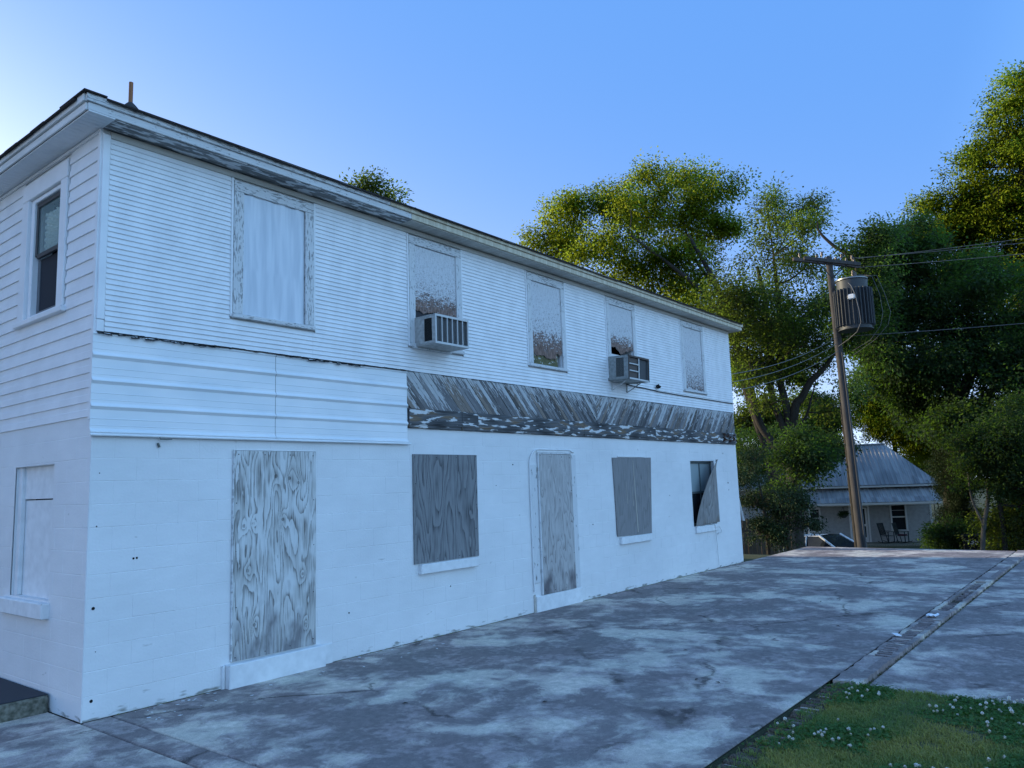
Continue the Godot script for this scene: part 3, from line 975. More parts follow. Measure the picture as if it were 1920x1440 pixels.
func white_building() -> void:
	var H := thing("white_two_storey_building", "long white two storey building, block below and clapboard above, windows boarded up", "building")
	var wins := [[1.36, 2.39], [3.92, 4.935], [6.48, 7.50], [8.83, 9.86], [11.79, 12.86]]
	# ---- core walls
	var c := MB.new()
	var low_holes := [Rect2(11.89, 0.935, 1.12, 1.345)]
	var up_holes := []
	for w in wins:
		up_holes.append(Rect2(w[0] + 0.12, 3.79, w[1] - w[0] - 0.24, 1.33))
	holed(c, Rect2(0.2, 0.0, L - 0.2, 2.66), low_holes, -0.22, -0.014)
	holed(c, Rect2(0.2, 2.66, L - 0.2, 2.70), up_holes, -0.22, -0.016)
	c.box(Vector3(L - 0.2, -0.2, -5), Vector3(L, 5.36, -0.22))
	c.box(Vector3(0.0, -0.2, -5.2), Vector3(L, 5.36, -5.0))
	put("wall", c.mesh(), M.white, H)
	c = MB.new()
	var front_holes := [Rect2(-1.73, 0.965, 0.95, 1.27), Rect2(-1.60, 3.78, 0.80, 1.30)]
	holed(c, Rect2(-5.0, 0.0, 4.80, 5.36), front_holes, -0.2, -0.014)
	c.box(Vector3(-0.2, 0.0, -0.2), Vector3(-0.016, 5.36, -0.014))
	turned(put("wall", c.mesh(), M.white, H))
	c = MB.new()
	c.box(Vector3(0.2, 2.55, -5), Vector3(L - 0.2, 2.66, -0.3))
	put("upper_floor", c.mesh(), M.interior, H)
	c = MB.new()
	c.box(Vector3(0.2, 0.0, -2.2), Vector3(L - 0.2, 5.3, -2.1))
	put("inner_partition", c.mesh(), M.interior, H)

	# ---- painted blocks
	var covers := [Rect2(1.43, 0.25, 0.98, 2.07), Rect2(3.96, 0.97, 1.19, 1.34), Rect2(6.66, 0.25, 0.8, 2.08), Rect2(8.84, 0.96, 1.22, 1.34), Rect2(11.89, 0.935, 1.12, 1.345), Rect2(-0.1, 2.50, 3.9, 0.4)]
	blocks(H, 0.0, L, 2.664, covers, false, 8.0)
	blocks(H, -5.0, 0.0, 2.664, [Rect2(-1.73, 0.965, 0.95, 1.27), Rect2(-9, 2.645, 9.1, 0.2)], true, 0.0)
	var cor := MB.new()
	cor.tube([Vector3(0.006, 0.0, -0.006), Vector3(0.005, 1.2, -0.006), Vector3(0.006, 2.47, -0.006)], [0.009, 0.011, 0.008], 6, true)
	put("corner_bead", cor.mesh(), M.masonry, H)

	# ---- narrow clapboards on the long side
	var ex := 0.05027
	var rr := RandomNumberGenerator.new()
	rr.seed = 12
	var bays := [[0.072, wins[0][0] - 0.028]]
	for i in 4:
		bays.append([wins[i][1] + 0.028, wins[i + 1][0] - 0.028])
	bays.append([wins[4][1] + 0.028, L + 0.012])
	var prof := [Vector2(ex + 0.003, 0.000), Vector2(0.004, 0.0125), Vector2(0.0, 0.0130), Vector2(-0.0012, 0.011), Vector2(-0.0012, -0.004)]
	var low_cuts := [0.072, 2.388, 4.932, 7.503, 9.862, 12.2, L + 0.012]
	var meshes := {}
	for row in 37:
		var y := 3.412 + row * ex
		var spans := []
		if row < 6:
			for i in low_cuts.size() - 1:
				spans.append([low_cuts[i] + 0.001, low_cuts[i + 1] - 0.001, 10 + i])
		else:
			for i in bays.size():
				spans.append([bays[i][0], bays[i][1], i])
		for s in spans:
			var key: int = s[2] * 3 + rr.randi_range(0, 2)
			if not meshes.has(key):
				var b := MB.new()
				b.sweep(prof, s[0], s[1], maxi(2, int((s[1] - s[0]) / 0.45)), 0.0009, key)
				meshes[key] = b.mesh()
			var o := put("siding_board", meshes[key], M.siding, H)
			o.position = Vector3(0, y, rr.randf_range(-0.0006, 0.0008))
	# corner boards
	var cb := MB.new()
	cb.box(Vector3(0.0, 3.52, -0.01), Vector3(0.068, 5.30, 0.020), 0.004)
	cb.box(Vector3(0.0, 3.40, -0.01), Vector3(0.068, 3.517, 0.016), 0.004)
	put("corner_board", cb.mesh(), M.vinyl, H)
	cb = MB.new()
	cb.box(Vector3(-0.055, 2.60, -0.01), Vector3(-0.002, 5.32, 0.018), 0.004)
	turned(put("corner_board", cb.mesh(), M.vinyl, H))
	# ---- wide siding on the short side
	prof = [Vector2(0.139, 0.001), Vector2(0.072, 0.003), Vector2(0.066, 0.010), Vector2(0.006, 0.014), Vector2(0.001, 0.016), Vector2(-0.001, 0.012), Vector2(-0.001, -0.004)]
	for row in 20:
		var y := 2.63 + row * 0.1345
		var spans := [[-5.0, -0.056]]
		if row >= 8:
			spans = [[-5.0, -1.84], [-0.68, -0.056]]
		for s in spans:
			var key := 900 + int(s[0] * 7.0) * 300 + int(s[1] * 10.0) * 3 + row % 3
			if not meshes.has(key):
				var b := MB.new()
				b.sweep(prof, s[0], s[1], maxi(2, int((s[1] - s[0]) / 0.6)), 0.0008, key)
				meshes[key] = b.mesh()
			var o := put("wide_siding_board", meshes[key], M.vinyl, H)
			o.position = Vector3(0, y, 0)
			o.rotation.y = -PI / 2
	# ---- dark felt left hanging below the clapboards
	var fb := MB.new()
	var px := 0.0
	while px < L:
		var w := rr.randf_range(0.03, 0.09)
		var thick: float = (rr.randf_range(0.016, 0.040) if px < 3.0 else rr.randf_range(0.004, 0.018)) * (0.8 + 0.35 * sin(px * 3.0))
		var y1 := 3.412 - rr.randf_range(0.0, 0.006)
		var z := rr.randf_range(0.046, 0.058) if px < 3.8 else rr.randf_range(0.012, 0.022)
		fb.quad(Vector3(px, y1 - thick, z), Vector3(px + w, y1 - thick * rr.randf_range(0.4, 1.2), z), Vector3(px + w, y1 + 0.006, 0.008), Vector3(px, y1 + 0.006, 0.008))
		if rr.randf() < 0.5:
			fb.tube([Vector3(px, y1 - thick * 0.3, z), Vector3(px + 0.07, y1 - thick * rr.randf_range(0.4, 1.3), z + 0.006), Vector3(px + 0.16, y1 - thick * rr.randf_range(0.2, 1.0), z + 0.002)], [0.003, 0.002, 0.001], 4, false)
		px += w * 0.8
	put("felt_strip", fb.mesh(), M.felt, H)
	fb = MB.new()
	fb.box(Vector3(1.86, 2.47, 0.001), Vector3(1.91, 3.39, 0.004))  # dark strip behind the seam, painting in its shade
	put("panel_gap_shade", fb.mesh(), M.felt, H)
	# ---- sheet metal panels above the blocks at the near end
	var pr := [Vector2(3.397, 0.004), Vector2(3.394, 0.022), Vector2(3.378, 0.024), Vector2(3.370, 0.012)]
	for k in 4:
		var yb := 2.462 + (3 - k) * 0.2325
		var yt := yb + (0.205 if k > 0 else 0.21)
		pr.append(Vector2(yt - 0.045, 0.012))
		for m in [0.145, 0.085]:
			pr.append(Vector2(yb + m + 0.004, 0.012))
			pr.append(Vector2(yb + m, 0.0155))
			pr.append(Vector2(yb + m - 0.005, 0.012))
		pr.append(Vector2(yb + 0.056, 0.013))
		pr.append(Vector2(yb + 0.030, 0.034))
		pr.append(Vector2(yb + 0.022, 0.036))
		pr.append(Vector2(yb + 0.002, 0.018))
		if k < 3:
			pr.append(Vector2(yb - 0.006, 0.012))
	pr.append(Vector2(2.461, 0.0))
	for s in [[-0.03, 1.882, 0.0], [1.888, 3.845, -0.002]]:
		var b := MB.new()
		b.sweep(pr, s[0], s[1], 5, 0.0012, int(s[0] * 10) + 50)
		var o := put("metal_panel", b.mesh(), M.metal_panel, H)
		o.position.z = 0.012 + s[2]
	var dr := MB.new()
	dr.tube([Vector3(-0.03, 2.462, 0.038), Vector3(1.9, 2.461, 0.038), Vector3(3.885, 2.463, 0.038)], [0.013, 0.013, 0.013], 8)
	put("panel_edge", dr.mesh(), M.metal_panel, H)
	# ---- slanted bare boards, leaning one way and then the other
	var bx := 3.45
	var lo := 2.925
	var hi := 3.405
	while bx < L + 0.4:
		var bw := rr.randf_range(0.078, 0.096)
		for side in 2:
			# the boards lean down to the right up to x = 8.3 and down to the left beyond it
			var lean := 0.47 if side == 0 else -0.42
			var corners := [Vector2(bx + lean, lo), Vector2(bx + bw - 0.007 + lean, lo), Vector2(bx + bw - 0.007, hi), Vector2(bx, hi)]
			var lim := Rect2(3.83, lo, 8.33 - 3.83, hi - lo) if side == 0 else Rect2(8.334, lo, L - 0.03 - 8.334, hi - lo)
			var clip := Geometry2D.intersect_polygons(PackedVector2Array(corners), PackedVector2Array([lim.position, Vector2(lim.end.x, lim.position.y), lim.end, Vector2(lim.position.x, lim.end.y)]))
			if clip.is_empty():
				continue
			var pg: PackedVector2Array = clip[0]
			if pg.size() < 3:
				continue
			if Geometry2D.is_polygon_clockwise(pg):
				pg.reverse()
			var plank := rr.randi_range(0, 23)
			var z := 0.013 + rr.randf_range(0.0, 0.010)
			var b := MB.new()
			var uvs := []
			for p in pg:
				var t := (hi - p.y) / (hi - lo)
				uvs.append(Vector2((plank + 0.06 + 0.88 * clampf((p.x - (bx + lean * t)) / bw, 0.0, 1.0)) / 24.0, clampf(t, 0.01, 0.99)))
			for k in range(1, pg.size() - 1):
				var nn := Vector3(0, 0, 1)
				b.tri3(Vector3(pg[0].x, pg[0].y, z), Vector3(pg[k].x, pg[k].y, z), Vector3(pg[k + 1].x, pg[k + 1].y, z), nn, nn, nn, uvs[0], uvs[k], uvs[k + 1])
			for k in pg.size():
				var m := (k + 1) % pg.size()
				b.quv(Vector3(pg[k].x, pg[k].y, -0.012), Vector3(pg[m].x, pg[m].y, -0.012), Vector3(pg[m].x, pg[m].y, z), Vector3(pg[k].x, pg[k].y, z), uvs[k], uvs[m], uvs[m], uvs[k])
			put("slanted_board", b.mesh(), M.diag, H)
		bx += bw
	# ---- rotten beam below the slanted boards
	var cutx := [3.86, 4.86, 7.9, 11.2, L - 0.03]
	for i in 4:
		var b := MB.new()
		var nx := 16
		for k in nx:
			var xa := lerpf(cutx[i] + 0.004, cutx[i + 1] - 0.004, float(k) / nx)
			var xb := lerpf(cutx[i] + 0.004, cutx[i + 1] - 0.004, float(k + 1) / nx)
			var j0 := 0.004 * wob(xa, 1.0)
			var j1 := 0.004 * wob(xb, 1.0)
			var pts0 := [Vector2(2.925 + j0, 0.0), Vector2(2.921 + j0, 0.040), Vector2(2.912 + j0, 0.046), Vector2(2.715, 0.046 + j0), Vector2(2.708, 0.036), Vector2(2.672 + j0, 0.032), Vector2(2.668 + j0, 0.0)]
			var pts1 := [Vector2(2.925 + j1, 0.0), Vector2(2.921 + j1, 0.040), Vector2(2.912 + j1, 0.046), Vector2(2.715, 0.046 + j1), Vector2(2.708, 0.036), Vector2(2.672 + j1, 0.032), Vector2(2.668 + j1, 0.0)]
			for q in 6:
				var p0: Vector2 = pts0[q]
				var p1: Vector2 = pts0[q + 1]
				var r0: Vector2 = pts1[q]
				var r1: Vector2 = pts1[q + 1]
				var va := (2.925 - p0.x) / 0.26
				var vb := (2.925 - p1.x) / 0.26
				b.quv(Vector3(xa, p1.x, p1.y), Vector3(xb, r1.x, r1.y), Vector3(xb, r0.x, r0.y), Vector3(xa, p0.x, p0.y), Vector2(xa / 5.2, vb), Vector2(xb / 5.2, vb), Vector2(xb / 5.2, va), Vector2(xa / 5.2, va))
		b.box(Vector3(cutx[i] + 0.004, 2.672, 0.0), Vector3(cutx[i] + 0.012, 2.92, 0.043))
		put("beam_board", b.mesh(), M.beam, H)
	var rot := MB.new()
	for k in 26:
		var x := rr.randf_range(13.5, L - 0.04)
		var y := rr.randf_range(2.72, 2.90)
		rot.bar(Transform3D(Basis.from_euler(Vector3(rr.randf_range(-0.5, 0.5), rr.randf_range(-0.5, 0.5), rr.randf_range(-0.6, 0.6))), Vector3(x, y, 0.05)), Vector3(rr.randf_range(0.04, 0.16), rr.randf_range(0.015, 0.04), 0.02), 0.004)
	var ro := put("rotten_wood", rot.mesh(), mat(Color(0.06, 0.03, 0.02), 1.0), H)
	ro.set_meta("label", "crumbling brown end of the beam at the far corner")

	# ---- upper windows of the long side
	var b1 := MB.new()
	var prof2 := []
	for k in 41:
		var t := k / 40.0
		prof2.append([lerpf(1.478, 2.268, t), 0.004 + 0.007 * pow(absf(sin(t * PI * 4.0)), 3.0) + 0.002 * sin(t * 23.0)])
	for k in 40:
		var p: Array = prof2[k]
		var q: Array = prof2[k + 1]
		var topa := 5.125 + 0.008 * wob(k / 40.0, 4.0)
		var topb := 5.125 + 0.008 * wob((k + 1) / 40.0, 4.0)
		b1.quv(Vector3(p[0], 3.785, p[1]), Vector3(q[0], 3.785, q[1]), Vector3(q[0], topb, q[1]), Vector3(p[0], topa, p[1]), Vector2(p[0], 1.3), Vector2(q[0], 1.3), Vector2(q[0], 0), Vector2(p[0], 0))
	var w1 := put("metal_covered_window", b1.mesh(), M.sheet, H)
	w1.set_meta("label", "window covered with a bluish ribbed metal sheet")
	casing(w1, 1.36, 2.39, 3.735, 5.245, 0.115, 0.12, M.trim_worn, M.trim_worn)
	var gap := MB.new()
	gap.box(Vector3(1.47, 3.77, -0.03), Vector3(2.28, 5.135, -0.012))
	put("backing_board", gap.mesh(), M.frame_dark, w1)
	var specs := [
		[3.92, 4.935, M.osb1, func(t: float) -> float: return 4.235 + 0.028 * wob(t, 1.0), "flaking strand board over the window above the near air conditioner"],
		[6.48, 7.50, M.osb2, func(t: float) -> float: return 3.955 + 0.03 * wob(t, 2.0) - (0.07 * t if t < 0.8 else -0.06), "peeling board with a rotted lower edge, middle upper window"],
		[8.83, 9.86, M.osb3, func(t: float) -> float: return 4.335 + 0.035 * wob(t, 5.0) - 0.11 * exp(-pow((t - 0.5) / 0.13, 2.0)), "peeling board with ragged tongues above the far air conditioner"],
		[11.79, 12.86, M.osb4, func(t: float) -> float: return 3.86 + 0.05 * wob(t, 3.0) - 0.05 * t, "mostly white peeling board over the farthest upper window"]]
	for s in specs:
		var b := ragged_board(s[0] + 0.10, s[1] - 0.10, 5.125, s[3], 0.008, 0.011)
		var o := put("boarded_window", b.mesh(), s[2], H)
		o.set_meta("label", s[4])
		casing(o, s[0], s[1], 3.735, 5.245, 0.105, 0.115, M.trim, M.trim_worn)
	# things seen where the boards have rotted away
	var ub := MB.new()
	ub.box(Vector3(6.58, 3.78, -0.022), Vector3(7.28, 4.02, -0.012))
	var uo := put("under_board", ub.mesh(), tmat(peel_tex(128, 128, 171, 0.0, -0.35, Color(0.05, 0.055, 0.03), Color(0.24, 0.22, 0.11), 1), 0.9, Vector3(2, 2, 1)), H)
	uo.set_meta("label", "mossy yellowish board showing in the rotted gap")
	ub = MB.new()
	ub.box(Vector3(11.89, 3.78, -0.02), Vector3(12.76, 3.9, -0.010), 0.0, Vector2(0, 0.5))
	put("under_board", ub.mesh(), M.osb4, H)
	ub = MB.new()
	ub.box(Vector3(8.93, 4.17, -0.06), Vector3(9.76, 4.22, -0.02), 0.005)
	put("sash_rail", ub.mesh(), M.trim, H)
	# ---- frieze, fascia, soffit of the long side
	var fz := MB.new()
	fz.box(Vector3(0.07, 5.273, -0.01), Vector3(L, 5.335, 0.020), 0.004)
	put("frieze_board", fz.mesh(), M.cream_soffit, H)
	for q in [[0.0, 3.762, M.soffit_bare, 5.350, "bare weathered soffit boards at the near end"], [3.764, L + 0.22, M.cream_soffit, 5.346, ""]]:
		var b := MB.new()
		b.box(Vector3(q[0], q[3], -0.02), Vector3(q[1], q[3] + 0.014, 0.236), 0.0, Vector2.ZERO, true)
		var o := put("soffit", b.mesh(), q[2], H)
		if q[4]:
			o.set_meta("label", q[4])
	for q in [[-0.24, 3.76, M.trim, 5.362, 5.436, 0.236, 0.256], [3.763, L + 0.24, M.cream, 5.358, 5.434, 0.238, 0.258], [-0.262, 3.37, M.trim_worn, 5.438, 5.512, 0.24, 0.278], [3.373, L + 0.262, M.cream, 5.437, 5.510, 0.242, 0.280]]:
		var b := MB.new()
		b.box(Vector3(q[0], q[3], q[5]), Vector3(q[1], q[4], q[6]), 0.004, Vector2(0.3, 0.1), true)
		put("fascia_board", b.mesh(), q[2], H)
	# short side
	for q in [[-5.2, 0.237, 5.364, 5.437, 0.236, 0.256], [-5.2, 0.241, 5.440, 5.512, 0.24, 0.278]]:
		var b := MB.new()
		b.box(Vector3(q[0], q[2], q[4]), Vector3(q[1], q[3], q[5]), 0.004)
		turned(put("fascia_board", b.mesh(), M.fascia_white, H))
	var sf := MB.new()
	var sz := -5.0
	while sz < 0.23:
		sf.box(Vector3(sz, 5.350, 0.0), Vector3(sz + 0.068, 5.362, 0.236), 0.003)
		sf.box(Vector3(sz + 0.068, 5.353, 0.0), Vector3(sz + 0.074, 5.362, 0.236))
		sz += 0.074
	turned(put("soffit", sf.mesh(), M.vinyl, H))
	var fr := MB.new()
	fr.box(Vector3(-5.0, 5.315, -0.01), Vector3(0.0, 5.348, 0.022), 0.005)
	turned(put("frieze_board", fr.mesh(), M.vinyl, H))
	# far end and back, plain
	for q in [[Vector3(L + 0.24, 5.36, -5.24), Vector3(L + 0.262, 5.51, 0.236)], [Vector3(-0.24, 5.36, -5.27), Vector3(L + 0.262, 5.51, -5.244)]]:
		var b := MB.new()
		b.box(q[0], q[1])
		put("fascia_board", b.mesh(), M.cream, H)
	var es := MB.new()
	es.box(Vector3(L, 5.347, -5.24), Vector3(L + 0.238, 5.36, -0.022))
	put("soffit", es.mesh(), M.cream_soffit, H)
	# ---- hipped roof
	var rf := MB.new()
	var e0 := Vector3(-0.285, 5.515, 0.285)
	var e1 := Vector3(L + 0.285, 5.515, 0.285)
	var e2 := Vector3(L + 0.285, 5.515, -5.285)
	var e3 := Vector3(-0.285, 5.515, -5.285)
	var r0 := Vector3(2.5, 6.43, -2.5)
	var r1 := Vector3(11.8, 6.43, -2.5)
	rf.quv(e0, e1, r1, r0, Vector2(e0.x, 0), Vector2(e1.x, 0), Vector2(r1.x, 4), Vector2(r0.x, 4))
	rf.quv(e2, e3, r0, r1, Vector2(e2.x, 0), Vector2(e3.x, 0), Vector2(r0.x, 4), Vector2(r1.x, 4))
	for tr in [[e3, e0, r0], [e1, e2, r1]]:
		var nn: Vector3 = (tr[1] - tr[0]).cross(tr[2] - tr[0]).normalized()
		rf.tri3(tr[0], tr[1], tr[2], nn, nn, nn, Vector2(tr[0].z, 0), Vector2(tr[1].z, 0), Vector2(tr[2].z, 4))
	rf.box(Vector3(-0.24, 5.505, -5.24), Vector3(L + 0.24, 5.513, 0.24))
	put("roof", rf.mesh(), M.shingle, H)
	var shm := []
	for k in 3:
		var b := MB.new()
		b.bar(Transform3D(Basis(Vector3(1, 0, 0), 0.32), Vector3(0, 0, -0.11)), Vector3(0.327, 0.016, 0.26), 0.004, Vector2(k * 0.3, k * 0.7))
		b.bar(Transform3D(Basis(Vector3(1, 0, 0), 0.32), Vector3(0.01 * k, 0.015, -0.135)), Vector3(0.318, 0.012, 0.24), 0.004, Vector2(k * 0.5, k * 0.2))
		shm.append(b.mesh())
	var sx := 0.07
	while sx < L + 0.25:
		var o := put("shingle", shm[rr.randi_range(0, 2)], M.shingle, H)
		o.position = Vector3(sx, 5.525 + 0.004 * wob(sx * 0.11, 2.0) + rr.randf_range(-0.003, 0.003), 0.302 + rr.randf_range(-0.012, 0.010))
		o.rotation.z = rr.randf_range(-0.012, 0.012)
		sx += 0.331
	sx = -0.06
	while sx > -5.1:
		var o := put("shingle", shm[rr.randi_range(0, 2)], M.shingle, H)
		o.position = Vector3(-0.302 + rr.randf_range(-0.008, 0.010), 5.525 + rr.randf_range(-0.004, 0.007), sx)
		o.rotation.y = -PI / 2
		o.rotation.z = rr.randf_range(-0.012, 0.012)
		sx -= 0.331
	for q in [[Vector3(-0.302, 5.512, 0.245), Vector3(-0.095, 5.527, 0.305)], [Vector3(-0.303, 5.511, -0.225), Vector3(-0.245, 5.526, 0.242)]]:
		var b := MB.new()
		b.box(q[0], q[1], 0.004)
		put("shingle", b.mesh(), M.shingle, H)
	var hip := MB.new()
	for k in range(2, 12):
		var t := (k + 0.9) / 13.0
		var p := e0.lerp(r0, t) + Vector3(0, 0.012, 0)
		var dir := (r0 - e0).normalized()
		var side := dir.cross(Vector3.UP).normalized()
		var tt := Transform3D(Basis(-side, side.cross(dir).normalized(), dir), p)
		hip.bar(tt.rotated_local(Vector3(0, 0, 1), -0.16).translated_local(Vector3(0.06, 0, 0)), Vector3(0.15, 0.012, 0.34), 0.003)
		hip.bar(tt.rotated_local(Vector3(0, 0, 1), 0.16).translated_local(Vector3(-0.06, 0.001, 0)), Vector3(0.15, 0.012, 0.34), 0.003)
	put("hip_shingles", hip.mesh(), M.shingle, H)
	# ---- vent pipe through the roof
	var vp := MB.new()
	vp.tube([Vector3(0, 0.0, 0), Vector3(0, 0.30, 0)], [0.021, 0.021], 12)
	var boot := MB.new()
	boot.tube([Vector3(0, -0.16, 0), Vector3(0, -0.05, 0), Vector3(0, 0.0, 0), Vector3(0, 0.045, 0), Vector3(0, 0.075, 0)], [0.13, 0.105, 0.09, 0.055, 0.026], 16)
	var bo := put("roof_vent", boot.mesh(), M.lead, H)
	bo.position = Vector3(0.46, 5.87, -0.47)
	bo.set_meta("label", "dark rounded roof vent boot with a copper coloured pipe")
	put("vent_pipe", vp.mesh(), M.copper, bo)

	# ---- ground floor openings of the long side
	ground_openings(H)
	short_side(H)

func sill_block(parent: Node3D, x0: float, x1: float, y0: float, y1: float, out: float, called := "sill") -> void:
	var b := MB.new()
	b.box(Vector3(x0, y0, -0.01), Vector3(x1, y1, out), 0.008)
	var m: Material = M.masonry_trim if M.has("masonry_trim") else M.white
	put(called, b.mesh(), m, parent)

func ground_openings(H: Node3D) -> void:
	M.masonry_trim = tmat(mottle_tex(256, 256, 181, 0.03, Color(0.74, 0.74, 0.73), Color(0.84, 0.84, 0.83), 1, 1, 4, 1.5), 0.75, Vector3(0.8, 0.8, 1))
	var d := put("boarded_door", panel(1.412, 2.424, 0.236, 2.341, 0.014, 0.02).mesh(), M.door1, H)
	d.set_meta("label", "doorway closed with pale plywood streaked with dark grain")
	nails(d, 1.412, 2.424, 0.236, 2.341, 0.016, 1)
	var b := MB.new()
	b.box(Vector3(1.392, 0.24, 0.0), Vector3(1.409, 2.20, 0.02), 0.003)
	b.box(Vector3(1.394, 2.205, 0.0), Vector3(1.409, 2.345, 0.022), 0.003)
	put("door_stop", b.mesh(), M.trim_worn, d)
	b = MB.new()
	b.box(Vector3(1.40, 2.343, 0.0), Vector3(2.43, 2.352, 0.012), 0.002)
	put("caulk_line", b.mesh(), M.white, d)
	sill_block(d, 1.335, 2.50, -0.02, 0.225, 0.10, "threshold")
	b = MB.new()
	b.box(Vector3(2.503, -0.02, -0.005), Vector3(2.66, 0.21, 0.012), 0.006)
	b.box(Vector3(1.300, -0.02, -0.005), Vector3(1.331, 0.22, 0.03), 0.006)
	put("threshold_patch", b.mesh(), M.masonry_trim, d)
	var w := put("boarded_window", panel(3.938, 5.168, 0.945, 2.332, 0.018, 0.016).mesh(), M.win1, H)
	w.set_meta("label", "window closed with dark grey plywood with arched grain")
	nails(w, 3.938, 5.168, 0.945, 2.332, 0.020, 2)
	sill_block(w, 4.02, 5.115, 0.812, 0.935, 0.06)
	# narrow door with a white frame that has a rounded top
	var d2 := put("boarded_door", panel(6.62, 7.49, 0.236, 2.362, 0.030, 0.018).mesh(), M.door2, H)
	d2.set_meta("label", "narrow doorway closed with tan grey board in a white frame")
	nails(d2, 6.62, 7.49, 0.236, 2.362, 0.032, 3)
	b = MB.new()
	var pts := []
	for k in 9:
		var a := PI - k * PI / 16.0
		pts.append(Vector3(6.62 + 0.235 * cos(a), 2.20 + 0.235 * sin(a), 0.018))
	var all := [Vector3(6.40, 0.30, 0.018), Vector3(6.385, 1.2, 0.018)]
	all.append_array(pts)
	all.append_array([Vector3(7.45, 2.437, 0.018), Vector3(7.60, 2.40, 0.012)])
	var rad := []
	for k in all.size():
		rad.append(0.011)
	b.tube(all, rad, 6)
	put("frame_edge", b.mesh(), M.masonry_trim, d2)
	b = MB.new()
	b.box(Vector3(6.41, 0.42, 0.0), Vector3(6.58, 2.20, 0.012), 0.004, Vector2(0.2, 0.1))
	b.box(Vector3(7.50, 0.24, 0.0), Vector3(7.645, 2.36, 0.014), 0.004, Vector2(0.5, 0.7))
	put("side_casing", b.mesh(), tmat(peel_tex(256, 512, 36, 0.0, 0.45, Color(0.10, 0.10, 0.10), Color(0.30, 0.29, 0.27), 8), 0.8, Vector3(1.3, 0.42, 1)), d2)
	b = MB.new()
	b.box(Vector3(6.585, 0.236, 0.0), Vector3(6.616, 2.37, 0.034), 0.004)
	b.box(Vector3(6.585, 2.366, 0.0), Vector3(7.50, 2.385, 0.03), 0.003)
	put("door_stop", b.mesh(), M.trim, d2)
	b = MB.new()
	b.box(Vector3(6.585, 2.39, 0.0), Vector3(7.50, 2.426, 0.012), 0.004)
	put("head_casing", b.mesh(), M.masonry_trim, d2)
	sill_block(d2, 6.43, 7.66, -0.02, 0.228, 0.035, "threshold")
	b = MB.new()
	b.box(Vector3(6.395, -0.02, -0.004), Vector3(6.427, 0.26, 0.02), 0.004)
	put("threshold_patch", b.mesh(), M.cream_soffit, d2)
	w = put("boarded_window", slanted_panel([Vector2(8.855, 0.945), Vector2(10.07, 0.925), Vector2(10.19, 2.335), Vector2(8.80, 2.325)], 0.02).mesh(), M.win2, H)
	w.set_meta("label", "window closed with a split grey board, second from the far end")
	sill_block(w, 8.93, 10.03, 0.80, 0.925, 0.05)
	b = MB.new()
	b.box(Vector3(8.98, 2.335, 0.0), Vector3(9.95, 2.36, 0.02), 0.004)
	put("caulk_line", b.mesh(), M.white, w)
	b = MB.new()
	for k in [[9.50, 2.28, 9.56, 0.98, 0.011], [9.22, 1.9, 9.24, 1.5, 0.005], [9.42, 1.8, 9.44, 1.45, 0.005], [10.08, 2.2, 10.04, 1.6, 0.004]]:
		b.quad(Vector3(k[2] - k[4] * 1.6, k[3], 0.0235), Vector3(k[2] + k[4] * 1.6, k[3], 0.0235), Vector3(k[0] + k[4] * 0.7, k[1], 0.0235), Vector3(k[0] - k[4] * 0.7, k[1], 0.0235))
	put("split", b.mesh(), mat(Color(0.46, 0.42, 0.36), 0.9), w)
	# last window: the board has curled off its corner
	var wn := Node3D.new()
	wn.name = nm(H, "broken_window")
	H.add_child(wn, true)
	wn.set_meta("label", "open window behind a curled grey board, at the far end")
	b = MB.new()
	for q in [[11.89, 11.94, 0.94, 2.28], [12.96, 13.01, 0.94, 2.28], [11.94, 12.96, 2.23, 2.28], [11.94, 12.96, 0.94, 0.99], [11.94, 12.96, 1.60, 1.645]]:
		b.box(Vector3(q[0], q[2], -0.10), Vector3(q[1], q[3], -0.055), 0.004)
	for q in [[12.43, 12.455, 1.645, 2.23], [12.43, 12.455, 0.99, 1.60]]:
		b.box(Vector3(q[0], q[2], -0.095), Vector3(q[1], q[3], -0.06))
	put("sash", b.mesh(), mat(Color(0.10, 0.12, 0.12), 0.7), wn)
	for q in [[11.94, 12.43, 1.645, 2.23, 0], [12.455, 12.96, 1.645, 2.23, 0], [11.94, 12.43, 0.99, 1.60, 1], [12.455, 12.96, 0.99, 1.60, 1]]:
		b = MB.new()
		b.box(Vector3(q[0], q[2], -0.084), Vector3(q[1], q[3], -0.078))
		var gm: Material = M.glass
		if q[4] == 0:
			gm = mat(Color(0.30, 0.36, 0.37), 0.35)
		put("pane", b.mesh(), gm, wn)
	var cur := MB.new()
	var NX := 16
	var NY := 20
	for i in NX:
		for j in NY:
			var p := []
			for q in [[i, j], [i + 1, j], [i + 1, j + 1], [i, j + 1]]:
				p.append(curl(float(q[0]) / NX, float(q[1]) / NY))
			cur.quv(p[0][0], p[1][0], p[2][0], p[3][0], p[0][1], p[1][1], p[2][1], p[3][1])
	var cu := put("curled_board", cur.mesh(), M.win3, wn)
	cu.set_meta("label", "curled weathered plywood")
	sill_block(wn, 11.94, 12.98, 0.795, 0.92, 0.04)
	# two small sheathed wire ends hanging by that window
	b = MB.new()
	b.tube([Vector3(12.62, 0.96, 0.03), Vector3(12.78, 0.93, 0.05), Vector3(12.82, 0.85, 0.04), Vector3(12.87, 0.45, 0.035), Vector3(12.90, 0.06, 0.03)], [0.006, 0.006, 0.006, 0.006, 0.006], 5)
	b.tube([Vector3(12.78, 0.87, 0.045), Vector3(13.0, 0.87, 0.05), Vector3(13.09, 0.80, 0.045), Vector3(13.10, 0.74, 0.04), Vector3(12.96, 0.735, 0.04)], [0.005, 0.005, 0.005, 0.008, 0.014], 5)
	put("loose_wire", b.mesh(), M.offwhite, wn)
